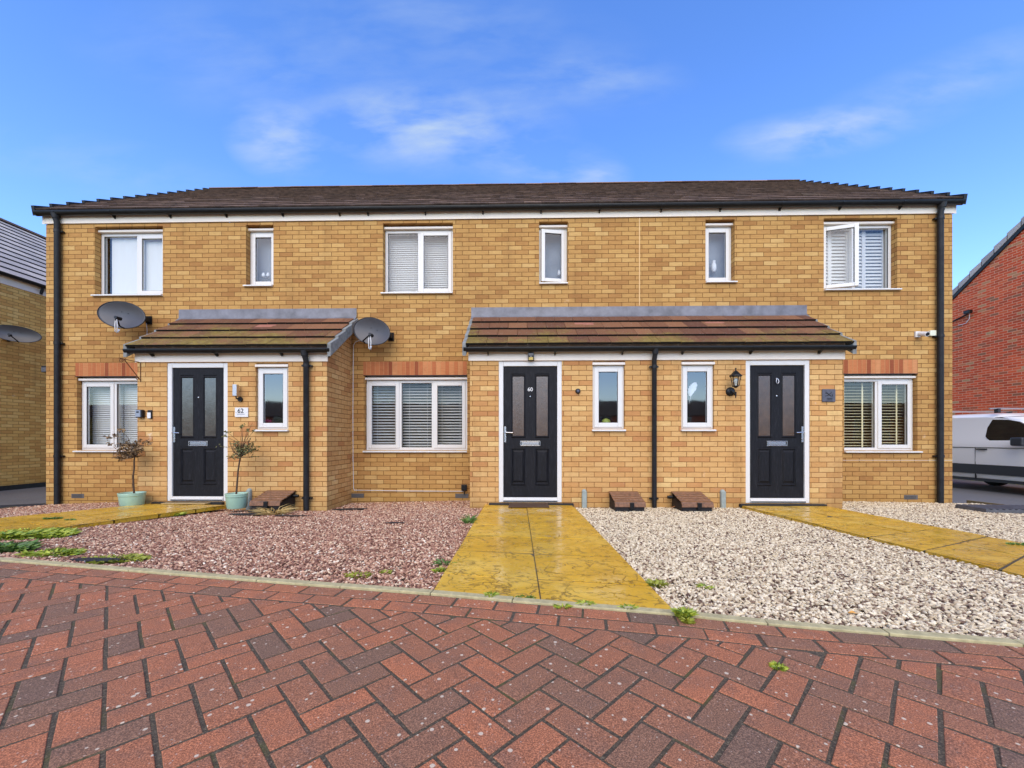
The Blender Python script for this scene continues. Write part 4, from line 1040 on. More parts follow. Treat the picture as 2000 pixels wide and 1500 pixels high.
# ------------------------------------------------------------------ neighbouring buildings
# left: yellow brick house whose eaves wall runs away from the camera
NX = -12.1; ny0, ny1 = 3.0, 17.0
nb = thing('neighbour_house', (NX, 9.5, -.24), 'yellow brick house with pale grey tiled roof across the left driveway', 'house')
m = M(); m.face([(NX, ny0, -.5), (NX, ny1, -.5), (NX, ny1, 4.68), (NX, ny0, 4.68)]); m.face([(NX-9, ny0, -.5), (NX, ny0, -.5), (NX, ny0, 4.68), (NX-4.5, ny0, 7.8), (NX-9, ny0, 4.68)]); m.face([(NX, ny1, -.5), (NX-9, ny1, -.5), (NX-9, ny1, 4.68), (NX-4.5, ny1, 7.8), (NX, ny1, 4.68)]); m.face([(NX-9, ny0, -.5), (NX-9, ny0, 4.68), (NX-9, ny1, 4.68), (NX-9, ny1, -.5)])
m.build('wall', BRICKN, nb)
m = M(); m.box(NX, NX+.02, ny0, ny1, 4.60, 4.80); m.build('fascia', FASC, nb)
m = M(); m.box(NX+.0, NX+.012, ny0, ny1, -.5, -.12); m.build('damp_course', PIPE, nb)
m = M(); rs = random.Random(4); nC = 13; ex, ez, rx, rz = NX+.10, 4.82, NX-4.5, 7.95
for k in range(nC):
    t0, t1 = k/nC, (k+1.1)/nC
    y = ny0-.08
    while y < ny1+.08:
        h = .026; a, b_ = y+.002, min(y+.6, ny1+.08)-.002
        xa, za, xb, zb = ex+(rx-ex)*t0, ez+(rz-ez)*t0, ex+(rx-ex)*t1, ez+(rz-ez)*t1
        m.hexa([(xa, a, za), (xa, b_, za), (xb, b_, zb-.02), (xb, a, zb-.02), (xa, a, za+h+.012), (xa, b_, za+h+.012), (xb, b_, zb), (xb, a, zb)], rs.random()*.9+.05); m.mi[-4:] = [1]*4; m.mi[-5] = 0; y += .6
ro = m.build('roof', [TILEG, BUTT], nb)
m = M(); m.face([(NX-9.1, ny0, 4.8), (NX-4.5, ny0, 7.93), (NX-4.5, ny1, 7.93), (NX-9.1, ny1, 4.8)]); m.build('roof_rear_slope', TILEG, ro)
m = M(); m.prism([(-.12, -.03), (-.06, .05), (.06, .05), (.12, -.03)], lambda a, b_, d: (NX-4.5+a, d, 7.97+b_), ny0, ny1); m.build('ridge_tiles', TILEM, ro)
m = M(); m.prism([(.058*cos(pi+pi*k/8), .058*sin(pi+pi*k/8)) for k in range(9)], lambda a, b_, d: (NX+.085+a, d, 4.83+b_), ny0, ny1-.2); m.build('gutter', BLK, nb)
m = M(); gy = PX(85, 570, NX+.09).y; m.tube([(NX+.09, gy, 4.80), (NX+.02, gy, 4.62)], .03); m.build('gutter_outlet', PIPE, nb)
# right: red brick gable
RX = 14.3
nr = thing('neighbour_house', (RX, 11.1, -.22), 'red brick house gable with stepped roof verge rising behind the van', 'house')
yr0, yr1, ryy, rzz, rez = 6.6, 15.25, 11.0, 7.72, 4.70
m = M(); m.face([(RX, yr0, -.5), (RX, yr0, rez), (RX, ryy, rzz), (RX, yr1, rez), (RX, yr1, -.5)]); m.face([(RX, yr0, -.5), (RX+9, yr0, -.5), (RX+9, yr0, rez), (RX, yr0, rez)]); m.face([(RX, yr1, -.5), (RX, yr1, rez), (RX+9, yr1, rez), (RX+9, yr1, -.5)]); m.face([(RX+9, yr0, -.5), (RX+9, yr1, -.5), (RX+9, yr1, rez), (RX+9, ryy, rzz), (RX+9, yr0, rez)])
m.build('wall', BRICKR, nr)
m = M(); rs = random.Random(9)
for sgn in (1, -1):
    ye = yr1 if sgn > 0 else yr0
    for k in range(13):
        t0, t1 = k/13, (k+1.05)/13; ya, za = ye+sgn*.12+(ryy-ye-sgn*.12)*t0, rez-.06+(rzz-rez+.1)*t0; yc, zc = ye+sgn*.12+(ryy-ye-sgn*.12)*t1, rez-.06+(rzz-rez+.1)*t1
        v = [(RX-.06, ya, za), (RX+9, ya, za), (RX+9, yc, zc), (RX-.06, yc, zc)]
        m.hexa(v+[(p[0], p[1], p[2]+(.21 if i < 2 else .15)) for i, p in enumerate(v)], rs.random()*.9+.05)
ro = m.build('roof', TILEG, nr)
m = M()
for sgn in (1, -1):
    ye = yr1 if sgn > 0 else yr0
    m.hexa([(RX-.045, ye+sgn*.1, rez-.15), (RX-.003, ye+sgn*.1, rez-.15), (RX-.003, ryy, rzz-.09), (RX-.045, ryy, rzz-.09), (RX-.045, ye+sgn*.1, rez-.05), (RX-.003, ye+sgn*.1, rez-.05), (RX-.003, ryy, rzz+.03), (RX-.045, ryy, rzz+.03)])
m.build('verge_undercloak', BLK, ro)

# houses on the far side of the street, behind the camera: they are what the windows mirror
def far_house(x, y, w, wallm, roofm, h=3.7, r=5.7, loc=''):
    t = thing('street_house', (x, y, 0), loc, 'house', 'houses across the street')
    m = M(); a, b_ = x-w/2, x+w/2; d = 8
    m.box(a, b_, y-d, y, -.3, h)
    for xx in (a, b_): m.face([(xx, y, h), (xx, y-d/2, r-.1), (xx, y-d, h)])
    m.build('wall', wallm, t)
    m = M(); m.hexa([(a-.2, y+.3, h-.1), (b_+.2, y+.3, h-.1), (b_+.2, y-d/2, r-.1), (a-.2, y-d/2, r-.1), (a-.2, y+.3, h), (b_+.2, y+.3, h), (b_+.2, y-d/2, r), (a-.2, y-d/2, r)])
    m.hexa([(a-.2, y-d/2, r-.1), (b_+.2, y-d/2, r-.1), (b_+.2, y-d-.3, h-.1), (a-.2, y-d-.3, h-.1), (a-.2, y-d/2, r), (b_+.2, y-d/2, r), (b_+.2, y-d-.3, h), (a-.2, y-d-.3, h)])
    m.build('roof', roofm, t)
    for i in range(int(w//3)):
        xx = a+1.5+i*3
        for zz in (.9, 2.35):
            m = M(); m.ring(xx-.6, xx+.6, zz, zz+1.2, .07, y+.002, y+.04); q = m.build('window', UPVC, t)
            m = M(); m.box(xx-.53, xx+.53, y+.004, y+.015, zz+.07, zz+1.13); m.build('pane', VANG, q)
far_house(-60, -36, 34, BRICKN, TILEM, loc='long yellow brick block opposite, at its left end')
far_house(56, -36, 34, BRICKR, TILEM, loc='long red brick block opposite, at its right end')
far_house(-27, -34, 22, BRICKR, TILEM, loc='red brick house block opposite with dark roof, left of the gap')
far_house(-4, -36, 23, BRICKN, TILEM, loc='yellow brick house block opposite, in the middle')
far_house(21, -34, 26, BRICKR, TILEM, loc='red brick house block opposite with dark roof, right of the gap')

# ------------------------------------------------------------------ van
VX0, VX1, VZ = 10.65, 12.45, -.235
van = thing('parked_van', ((VX0+VX1)/2, 9.8, VZ), 'white panel van with black side moulding parked beside the red brick gable', 'van')
yF, yR = 7.25, 11.78     # nose and tail
# side outline (y, z above ground), nose at small y
def sect(y):
    """height of roof, half width at roof, at waist"""
    if y < 8.35: t = (y-yF)/(8.35-yF); return .78+.30*t**.55, .62, .86+.04*t, None
    if y < 9.30: t = (y-8.35)/(.95); return 1.08+.64*sin(t*pi/2)**1.0, .76, .90, None
    if y < 9.7: t = (y-9.30)/.4; return 1.72+.09*sin(t*pi/2), .78, .90, None
    return 1.81+.02*sin((y-9.7)/(yR-9.7)*pi), .80, .90, None
ysamp = [yF, yF+.12, yF+.4, 7.9, 8.2, 8.35, 8.6, 8.85, 9.1, 9.3, 9.5, 9.7, 10.2, 10.8, 11.3, 11.65, yR]
m = M(); cx = (VX0+VX1)/2; rings = []
for y in ysamp:
    h, wr, ww, _ = sect(y); lo = .30
    e = .10 if y in (yF, yR) else 0
    half = [(0.0, h), (wr*.6, h-.005), (wr*.90, h-.035), (wr+.01, h-.10), (ww-.035-e*.4, min(h-.16, 1.22)), (ww-.008-e*.4, min(h-.2, 1.14)), (ww-e*.4, min(h-.22, 1.02)), (ww-.012-e*.4, min(h-.24, 1.005)), (ww-.004-e*.4, .70), (ww-.01-e*.4, .62), (ww-.02-e*.4, .40), (ww-.05, lo)]
    rings.append([(cx-a, y, VZ+b_) for a, b_ in half]+[(cx+a, y, VZ+b_) for a, b_ in half[1:][::-1]])
n = len(rings[0]); vs = [p for r in rings for p in r]; fs = []
for i in range(len(rings)-1):
    for k in range(n): k2 = (k+1) % n; fs.append((i*n+k, i*n+k2, (i+1)*n+k2, (i+1)*n+k))
fs += [tuple(range(n))[::-1], tuple(range((len(rings)-1)*n, len(rings)*n))]
m.raw(vs, fs, 0, True)
body = m.build('body', VANW, van)
md = body.modifiers.new('edge', 'EDGE_SPLIT'); md.split_angle = radians(38)
def vplate(pts, th, mat, name, parent, dx=.0, side=0):
    """flat plate on the van's near or far side, outline in (y, height above ground); follows the side's lean"""
    m = M()
    def place(a, b_, d):
        x = cx-(.905-.012+dx-(max(0, b_-1.02)*.16)+d); return (x if side == 0 else 2*cx-x, a, VZ+b_)
    m.prism(pts, place, -.03, th); return m.build(name, mat, parent)
vplate([(9.66, 1.64), (9.675, 1.27), (9.64, 1.22), (9.53, 1.14), (9.46, 1.12), (8.72, 1.09), (8.50, 1.13), (8.85, 1.44), (9.10, 1.585), (9.30, 1.635), (9.6, 1.65)], .012, VANG, 'side_window', van)
vplate([(8.1, .62), (11.75, .62), (11.75, .40), (8.1, .40)], .014, VANB, 'side_moulding', van)
vplate([(8.2, .30), (11.7, .30), (11.7, .235), (8.2, .235)], -.006, VANB, 'sill_trim', van)
for (y, z0, z1) in ((9.86, .28, 1.02), (9.80, 1.02, 1.66), (8.42, .28, 1.05)): vplate([(y, z0), (y+.008, z0), (y+.008, z1), (y, z1)], .004, BLK, 'door_gap', van)
vplate([(8.5, 1.012), (11.7, 1.012), (11.7, 1.002), (8.5, 1.002)], .003, BLK, 'painted_crease_shadow', van)  # black strip paints the shade line along the body crease
vplate([(9.62, .985), (9.82, .985), (9.82, .955), (9.62, .955)], .03, VANB, 'door_handle', van)
vplate([(9.0, 1.70), (11.7, 1.70), (11.7, 1.692), (9.0, 1.692)], .004, BLK, 'roof_gutter', van)
m = M(); m.box(VX0-.22, VX0-.02, 8.78, 9.0, VZ+1.06, VZ+1.24); m.box(VX0-.03, VX0+.08, 8.84, 8.92, VZ+1.08, VZ+1.14); m.build('wing_mirror', VANB, van, bevel=.03)
for y in (9.55, 10.6):
    m = M(); m.tube([(VX0-.02, y, VZ+1.90), (VX1+.02, y, VZ+1.90)], .020, 10); b_ = m.build('roof_bar', CHRP, van)
    m = M(); 
    for xx in (VX0+.16, VX1-.16): m.box(xx-.03, xx+.03, y-.04, y+.04, VZ+1.80, VZ+1.90)
    m.build('bar_foot', VANB, b_)
for xx in (VX0+.08, VX1-.08):
    for y in (8.18, 10.96):
        m = M(); m.lathe((xx, y, VZ+.325), [(.22, -.10), (.31, -.10), (.325, -.07), (.325, .07), (.31, .10), (.22, .10)], 32, axis='x'); w = m.build('wheel', TYRE, van)
        m = M(); m.lathe((xx, y, VZ+.325), [(.06, -.06), (.22, -.085), (.22, .085), (.06, .06)], 24, axis='x'); m.build('rim', CHRP, w)
for y, s in ((yF+.02, .55), (yR-.02, .6)):
    pass
m = M(); m.prism([(8.42, 1.08), (9.22, 1.66), (9.26, 1.64), (8.50, 1.06)], lambda a, b_, d: (d, a-.028, VZ+b_), cx-.70, cx+.70); m.build('windscreen', VANG, van)
m = M(); m.box(cx-.80, cx+.80, yF-.03, yF+.05, VZ+.28, VZ+.55); m.build('front_bumper', VANB, van, bevel=.02)
for s in (-1, 1):
    m = M(); m.box(cx+s*.62-.16, cx+s*.62+.16, yF-.01, yF+.10, VZ+.62, VZ+.78); m.build('headlight', CHR, van, bevel=.02)

# ------------------------------------------------------------------ satellite dishes
def dish(c, w, h, n, roll, label, wallpt, cabs=True, arm=(-.02, .2)):
    """c centre, n facing direction"""
    n = Vector(n).normalized(); up = Vector((0, 0, 1)); a = n.cross(up).normalized()*-1; b = n.cross(a).normalized(); b = b if b.z > 0 else -b
    a, b = a*cos(roll)+b*sin(roll), b*cos(roll)-a*sin(roll)
    t = thing('satellite_dish', wallpt, label, 'satellite dish', 'satellite dishes on the brick walls')
    m = M(); R = 12; S = 48; vs = [c-n*.0]; fs = []
    depth = .055
    def pt(r, k, back=0):
        th = 2*pi*k/S; return c+a*(w/2*r*cos(th))+b*(h/2*r*sin(th))+n*(depth*r*r-depth)-n*back
    vs = [pt(0, 0)]
    for i in range(1, R+1): vs += [pt(i/R, k) for k in range(S)]
    for k in range(S): fs.append((0, 1+k, 1+(k+1) % S))
    for i in range(1, R):
        for k in range(S): q = 1+(i-1)*S; fs.append((q+k, q+S+k, q+S+(k+1) % S, q+(k+1) % S))
    m.raw(vs, fs, 0, True); o = m.build('reflector', DISH, t, recalc=False)
    so = o.modifiers.new('thickness', 'SOLIDIFY'); so.thickness = .006
    m = M(); m.tube([pt(1.0, k) for k in range(S+1)], .0065, 6, cap=False); m.build('rim', DISHL, o)
    m = M()
    for (p, q) in ((-.05, .06), (.06, .05), (.05, -.18)): m.lathe(tuple(c+a*p+b*q-n*depth*.86), [(.004, -.006), (.008, 0)], 8, axis='y')
    m.build('bolts', BLK, o)
    base = c-b*(h/2*.97)+a*arm[1]*.1; tip = c+n*.17-b*(h*.20)+a*arm[0]
    m = M(); m.tube([base-n*.0, base+n*.08+b*.01, tip], [.013, .012, .011], 8); m.build('feed_arm', BLK, t)
    m = M(); m.tube([tip+n*.02, tip-n*.05], [.024, .024], 14); m.tube([tip-n*.05, tip-n*.07], [.030, .030], 14); m.tube([tip+b*.0, tip-b*.05], [.016, .012], 10); m.build('receiver', BLK, t)
    if cabs:
        m = M()
        for s in (-.02, .02):
            p0 = tip-b*.03+Vector((s*.5, 0, 0)); dn = Vector((0, 0, -1)); m.tube([p0, p0+dn*.09+Vector((s*.5, 0, 0)), p0+dn*.19+Vector((s*.3, 0, 0)), p0+dn*.21+Vector((0, .02, 0)), p0+dn*.15+Vector((0, .05, 0))], .007, 6)
        m.build('white_cable', WPL, t)
    m = M(); wp = Vector(wallpt); m.tube([c-n*(depth+.01), c-n*(depth+.07), Vector((wp.x, wp.y-.10, wp.z)), Vector((wp.x, wp.y-.02, wp.z))] if abs(wp.x-c.x) < 3 and wp.y > c.y else [c-n*depth, wp], .018, 8)
    if wp.y > c.y: m.box(wp.x-.05, wp.x+.05, wp.y-.02, wp.y-.001, wp.z-.07, wp.z+.07); m.box(wp.x-.035, wp.x+.035, wp.y-.12, wp.y-.02, wp.z-.035, wp.z+.035)
    m.build('wall_bracket', BLK, t); return t
c1 = P(237, 615, 6.66); dish(c1, .80, .44, (.03, -1, .04), radians(-9), 'grey satellite dish on the brickwork above the left porch, two white cables hanging from it', tuple(P(292, 626, YB)), arm=(.10, .9))
c2 = P(726, 647, 6.68); dish(c2, .625, .44, (-.05, -1, .04), radians(-15), 'grey satellite dish tucked beside the right verge of the left porch roof', tuple(P(764, 658, YB)), arm=(.075, -.6))
c3 = PX(31, 652, NX+.50); dish(c3, .80, .36, (.7, -.9, .04), radians(-5), 'grey satellite dish on the side wall of the neighbour with the pale grey roof', (NX, c3.y+.25, c3.z-.05), arm=(-.05, .5), cabs=False)
# cable from the second dish round the left porch corner
def cable(name, pts, r, mat, label, cat='cable'):
    m = M(); m.tube(pts, r, 6); o = m.build(name, mat); tag(o, label, cat); return rebase(o, pts[-1])
yw = YB-.008
cable('wall_cable', [P(717, 665.5, yw), P(700, 666, yw), P(694, 668, yw), P(690.5, 674, yw), P(690, 690, yw), P(689.3, 800, yw), P(689.5, 900, yw), P(690.5, 954, yw), P(692, 957.5, yw), P(700, 957.5, yw), P(800, 959, yw), P(905, 959.5, yw)], .0055, WPL, 'thin white cable down the wall corner and along under the three-light window')
m = M(); a = P(907, 952, YB); m.box(a.x-.047, a.x+.047, YB-.05, YB-.001, a.z-.05, a.z+.05); m.tube([(a.x, YB-.025, a.z-.05), (a.x, YB-.025, a.z-.11)], .008)
tag(rebase(m.build('junction_box', BLK, bevel=.005), a), 'small black junction box at the end of the white cable, low on the wall', 'junction box')
m = M(); a = P(916.8, 869, YF+.35); m.box(XQ0-.025, XQ0-.001, a.y-.03, a.y+.03, Z(917, 905, a.y), Z(917, 834, a.y))
tag(rebase(m.build('cable_trunking', WPL, bevel=.002), (XQ0-.01, a.y, Z(917, 905, a.y))), 'upright strip of white trunking on the left side of the middle porch', 'trunking')
p0 = P(286, 632, YB-.03); cable('wall_cable', [p0, p0+Vector((0, .012, -.10)), P(287, 655, yw), P(287.5, 668, yw)], .0045, WPL, 'short white cable dropping from the left dish to the porch roof')

# ------------------------------------------------------------------ lamps, plaques and other fittings
yf = YF
a = P(468, 765, yf); t = thing('wall_light', (a.x, yf, a.z), 'slim brushed steel wall light on the porch above the 62 plaque', 'wall light')
m = M(); m.box(a.x-.030, a.x+.032, yf-.115, yf-.055, a.z-.075, a.z+.095); m.build('shade', CHRP, t, bevel=.004)
m = M(); m.lathe((a.x+.02, yf-.03, a.z-.115), [(.035, 0), (.035, .028)], 20, axis='y'); m.tube([(a.x+.02, yf-.02, a.z-.115), (a.x+.01, yf-.085, a.z-.11), (a.x+.002, yf-.085, a.z-.075)], .010, 8); m.build('wall_bracket', BLK, t)
a = P(473, 805.5, yf); t = thing('house_sign', (a.x, yf, a.z), 'white house plaque lettered 62 beside the narrow porch window', 'sign')
m = M(); m.box(a.x-.10, a.x+.10, yf-.018, yf-.006, a.z-.070, a.z+.072); m.build('plate', WPL, t, bevel=.002)
q = text_mesh('62', .095, (a.x-.012, yf-.0185, a.z+.020), INK, .0015); q.name = 'lettering'; q.parent = t; q.location = Vector(q.location)-ORG[t]
m = M(); m.box(a.x-.065, a.x+.05, yf-.0192, yf-.018, a.z-.034, a.z-.022); m.box(a.x-.090, a.x-.07, yf-.0192, yf-.018, a.z-.004, a.z+.002); m.box(a.x+.07, a.x+.078, yf-.0192, yf-.018, a.z-.004, a.z+.002); m.build('small_print', simple('faded_ink', (.35, .36, .38), .6), t)
# key safe and doorbell
a = P(272.5, 808, yf-.04); t = thing('key_safe', (a.x, yf, a.z), 'grey and black key safe at the left edge of the left porch', 'key safe')
m = M(); m.box(a.x-.05, a.x+.05, yf-.06, yf-.001, a.z-.06, a.z+.06); m.build('body', BLK, t, bevel=.012)
m = M(); m.box(a.x-.042, a.x+.035, yf-.068, yf-.06, a.z-.05, a.z+.052); f = m.build('cover', simple('pale_blue_grey_plastic', lin(142, 152, 164), .4), t, bevel=.008)
m = M(); m.box(a.x-.022, a.x+.014, yf-.071, yf-.068, a.z+.012, a.z+.034); m.build('window', BLK, f)
a = P(294, 809.5, yf); t = thing('door_bell', (a.x, yf, a.z), 'white video doorbell with black top between key safe and door', 'doorbell')
m = M(); m.box(a.x-.030, a.x+.034, yf-.022, yf-.001, a.z-.065, a.z+.065); m.build('body', BLK, t, bevel=.006)
m = M(); m.box(a.x-.029, a.x+.024, yf-.027, yf-.022, a.z-.060, a.z+.028); m.build('button_plate', WPL, t, bevel=.003)
# hanging basket bracket
a = P(268, 708, yf); t = thing('basket_bracket', (a.x, yf, a.z), 'rusty scrolled hanging basket bracket at the left corner of the left porch', 'bracket')
e = Vector((a.x+.06, yf-.33, a.z-.03)); w0 = Vector((a.x+.055, yf-.005, a.z-.0)); w1 = Vector((a.x+.055, yf-.005, a.z-.27))
m = M(); m.tube([w0+Vector((0, 0, .02)), w1-Vector((0, 0, .02))], .005, 6); m.tube([w0, w0+Vector((.0, -.34, .0))], .005, 6); m.tube([w1, w0+Vector((0, -.26, 0))], .006, 6); m.build('arm', IRON, t)
m = M(); c = w0+Vector((0, -.30, -.035)); m.tube([c+Vector((0, .035*cos(k*.6)*(1-k*.055), .035*sin(k*.6)*(1-k*.055))) for k in range(14)], .005, 6)
c = w1+Vector((0, -.05, .02)); m.tube([c+Vector((0, .03*cos(k*.6)*(1-k*.055), .03*sin(k*.6)*(1-k*.055))) for k in range(14)], .005, 6); m.build('scroll', IRON, t)
# small PIR lamp on the fascia of the middle porch
a = P(1037, 697.5, yf-.025); t = thing('porch_light', (a.x, yf-.022, a.z), 'small black lamp with amber lens on the fascia over door 60', 'lamp')
m = M(); m.box(a.x-.045, a.x+.045, yf-.075, yf-.0225, a.z-.058, a.z+.060); m.build('housing', BLK, t, bevel=.006)
m = M(); m.box(a.x-.034, a.x+.032, yf-.082, yf-.074, a.z-.054, a.z-.010); m.build('lens', simple('amber_lens', lin(186, 158, 66), .35, n_scale=60, n_amt=.3), t, bevel=.004)
m = M(); m.box(a.x-.036, a.x+.036, yf-.079, yf-.074, a.z+.012, a.z+.050); m.build('solar_panel', simple('dull_panel', lin(80, 76, 74), .25), t)
m = M(); m.lathe((a.x, yf-.082, a.z+.002), [(.003, 0), (.007, .003), (.007, .010)], 10, axis='y'); m.build('sensor', WPL, t)
# round bell at 60
a = P(1128.5, 764, yf); t = thing('door_bell', (a.x, yf, a.z), 'round black doorbell camera between door 60 and the narrow window', 'doorbell')
m = M(); m.lathe((a.x, yf-.030, a.z), [(.026, 0), (.036, .004), (.038, .03)], 24, axis='y'); m.build('body', BLK, t)
m = M(); m.lathe((a.x, yf-.033, a.z), [(.010, 0), (.020, .002), (.021, .004)], 20, axis='y'); m.build('lens', simple('dim_lens', lin(74, 74, 90), .2), t)
# carriage lantern by the right-hand door
a = P(1426, 765, yf); ln = P(1437, 743, yf-.16); t = thing('wall_lantern', (a.x, yf, a.z), 'black carriage lantern on the wall left of the right-hand door', 'lantern')
m = M(); m.lathe((a.x, yf-.03, a.z), [(.03, 0), (.062, .008), (.066, .03)], 24, axis='y')
m.tube([(a.x, yf-.03, a.z), (a.x+.01, yf-.10, a.z-.045), (ln.x, yf-.16, a.z-.075), (ln.x, yf-.16, a.z-.02)], .011, 8); m.tube([(ln.x, yf-.16, a.z-.11), (ln.x, yf-.16, a.z-.03)], [.006, .012], 8); m.build('wall_bracket', BLK, t)
L0 = ln.z-.082; L1 = ln.z+.062; r0, r1 = .040, .066; m = M(); C_ = Vector((ln.x, yf-.16, 0))
hexp = lambda r, z: [Vector((C_.x+r*cos(pi/6+pi*k/3), C_.y+r*sin(pi/6+pi*k/3), z)) for k in range(6)]
A0, A1 = hexp(r0, L0), hexp(r1, L1)
for k in range(6): m.tube([A0[k], A1[k]], .0048, 5); m.tube([A0[k], A0[(k+1) % 6]], .006, 5); m.tube([A1[k], A1[(k+1) % 6]], .006, 5)
m.lathe((C_.x, C_.y, L0-.025), [(.010, 0), (.030, .012), (.042, .028)], 6); m.build('cage', BLK, t)
m = M(); m.lathe((C_.x, C_.y, L1), [(.092, -.004), (.094, .004), (.070, .020), (.040, .055), (.014, .078), (.006, .084), (.006, .094), (.013, .101), (.013, .110), (.004, .117)], 6)
m.build('roof_cap', BLK, t)
m = M()
for k in range(6): m.face([A0[k], A0[(k+1) % 6], A1[(k+1) % 6], A1[k]])
m.build('lantern_glass', LAMPG, t)
m = M(); m.lathe((C_.x, C_.y, L0+.005), [(.012, 0), (.012, .03), (.022, .055), (.026, .08), (.020, .10), (.008, .112)], 14); m.build('bulb', simple('frosted_bulb', (.75, .76, .7), .25), t)
# slate number plaque
a = P(1617, 772.5, yf); t = thing('house_sign', (a.x, yf, a.z), 'square dark slate plaque right of the right-hand door', 'sign')
m = M(); m.box(a.x-.094, a.x+.096, yf-.022, yf-.004, a.z-.094, a.z+.092); m.build('plate', SLATE, t, bevel=.014)
m = M(); yy = yf-.0235
for (p, q) in (((-.045, .045), (.035, -.015)), ((.04, .05), (-.02, -.005)), ((-.055, -.01), (-.02, .0)), ((.045, .02), (.05, -.015)), ((-.03, -.042), (.045, -.042)), ((-.02, -.064), (.04, -.064)), ((-.05, .03), (-.02, .035))):
    m.tube([(a.x+p[0], yy, a.z+p[1]), (a.x+q[0], yy, a.z+q[1])], .0045, 5)
m.build('engraving', INK, t)
# security camera and its box by the right downpipe
a = P(1804, 655, YB-.06); t = thing('security_camera', (a.x, YB, a.z), 'white security camera on the upper wall near the right downpipe', 'camera')
m = M(); m.box(a.x-.095, a.x-.02, YB-.03, YB-.001, a.z-.02, a.z+.075); m.tube([(a.x-.055, YB-.02, a.z+.03), (a.x-.02, YB-.09, a.z+.02)], .014, 8)
m.tube([(a.x-.045, YB-.04, a.z+.035), (a.x-.035, YB-.16, a.z-.005)], [.034, .040], 18); m.build('housing', WPL, t, bevel=.003)
m = M(); m.tube([(a.x-.035, YB-.160, a.z-.005), (a.x-.034, YB-.168, a.z-.008)], [.031, .028], 16); m.build('lens', VANG, t)
a = P(1818.5, 651.5, YB); m = M(); m.box(a.x-.05, a.x+.05, YB-.04, YB-.001, a.z-.045, a.z+.045)
tag(rebase(m.build('junction_box', simple('ivory_plastic', lin(222, 224, 200), .5), bevel=.004), (a.x, YB, a.z)), 'square ivory junction box between the security camera and the downpipe', 'junction box')
# black floodlight on the left corner
a = P(87, 722, YB+.10); t = thing('flood_light', (XW0, a.y, a.z), 'black floodlight on the left corner of the terrace, beside the downpipe', 'floodlight')
m = M(); m.box(XW0-.14, XW0-.03, YB+.04, YB+.10, a.z-.055, a.z+.06); m.build('lamp_body', BLK, t, bevel=.008)
m = M(); m.box(XW0-.128, XW0-.042, YB+.033, YB+.04, a.z-.045, a.z+.03); m.build('lens', simple('dusty_led_lens', lin(84, 84, 88), .3, n_scale=90, n_amt=.4), t)
m = M(); m.tube([(XW0-.08, YB+.10, a.z-.02), (XW0-.001, YB+.13, a.z-.05)], .014, 8); m.build('wall_bracket', BLK, t)
# camera on the red gable
a = PX(1887, 611, RX-.14); t = thing('security_camera', (RX, a.y, a.z), 'black floodlight camera with a loose white cable on the red brick gable', 'camera')
m = M(); m.box(RX-.22, RX-.10, a.y-.16, a.y+.02, a.z-.05, a.z+.06); m.build('housing', BLK, t, bevel=.015)
m = M(); m.box(RX-.11, RX-.02, a.y+.02, a.y+.08, a.z-.02, a.z+.09); m.build('mount', WPL, t, bevel=.01)
m = M(); m.tube([(RX-.03, a.y+.06, a.z-.02), (RX-.02, a.y+.5, a.z-.12), (RX-.02, a.y+1.3, a.z-.2)], .022, 6); m.build('cable_sleeve', BLK, t)
m = M(); m.tube([(RX-.03, a.y-.0, a.z-.04), (RX-.02, a.y+.02, a.z-.18), (RX-.02, a.y+.12, a.z-.30), (RX-.02, a.y+.35, a.z-.30)], .010, 6); m.build('white_cable', WPL, t)

# ------------------------------------------------------------------ gas meter boxes, post covers
def meter_box(x0, x1, side, label, seed):
    rs = random.Random(seed); yb = YF-.012; yfr = 5.66; zg = -.05; zb, zf = .197, .088
    t = thing('meter_box', ((x0+x1)/2, (yb+yfr)/2, zg), label, 'meter box', 'semi-concealed gas meter boxes')
    m = M(); pf = [(yb, -.2), (yb, zb-.012), (yfr+.02, zf-.014), (yfr+.01, -.2)]; m.prism(pf, lambda a, b_, d: (d, a, b_), x0+.012, x1-.012); m.build('body', BOXD, t, bevel=.006)
    m = M(); pr = []; n = 5
    for k in range(n):            # ribbed lid, shallow steps down the slope
        a0, a1 = k/n, (k+1)/n; ya, yc = yb+(yfr-yb)*a0, yb+(yfr-yb)*a1; za, zc = zb+(zf-zb)*a0, zb+(zf-zb)*a1
        pr += [(ya, za+.004), (ya+(yc-ya)*.86, zc+(za-zc)*.14+.012), (ya+(yc-ya)*.93, zc+(za-zc)*.07-.014)]
    pr += [(yfr-.005, zf), (yfr-.012, zf-.055), (yfr+.01, zf-.055), (yfr+.012, zf-.016), (yb, zb-.010)]
    m.prism(pr, lambda a, b_, d: (d, a, b_), x0, x1); lid = m.build('lid', BOXM, t, bevel=.003)
    m = M(); xm = (x0+x1)/2+.02; m.box(xm-.028, xm+.028, yfr-.028, yfr+.01, zf-.085, zf+.008); m.build('latch', BLK, lid, bevel=.005)
    m = M(); m.box(x0+.0, x1-.0, yfr-.035, yfr+.02, zg-.01, zg+.006+.01); m.build('base_lip', BOXD, t, bevel=.004)
    m = M(); sx = x1 if side > 0 else x0
    if side: m.tube([(sx-side*.01, yb-.07, .125), (sx+side*.075, yb-.07, .125)], .022, 12); m.tube([(sx+side*.03, yb-.07, .125), (sx+side*.045, yb-.07, .125)], .026, 12); m.build('pipe_stub', BLK, t)
meter_box(-3.79, -3.36, 1, 'dark brown gas meter box by the left porch downpipe, dry grass at its foot', 1)
meter_box(1.29, 1.71, 0, 'brown gas meter box left of the central porch downpipe', 2)
meter_box(2.20, 2.63, -1, 'brown gas meter box right of the central porch downpipe', 3)
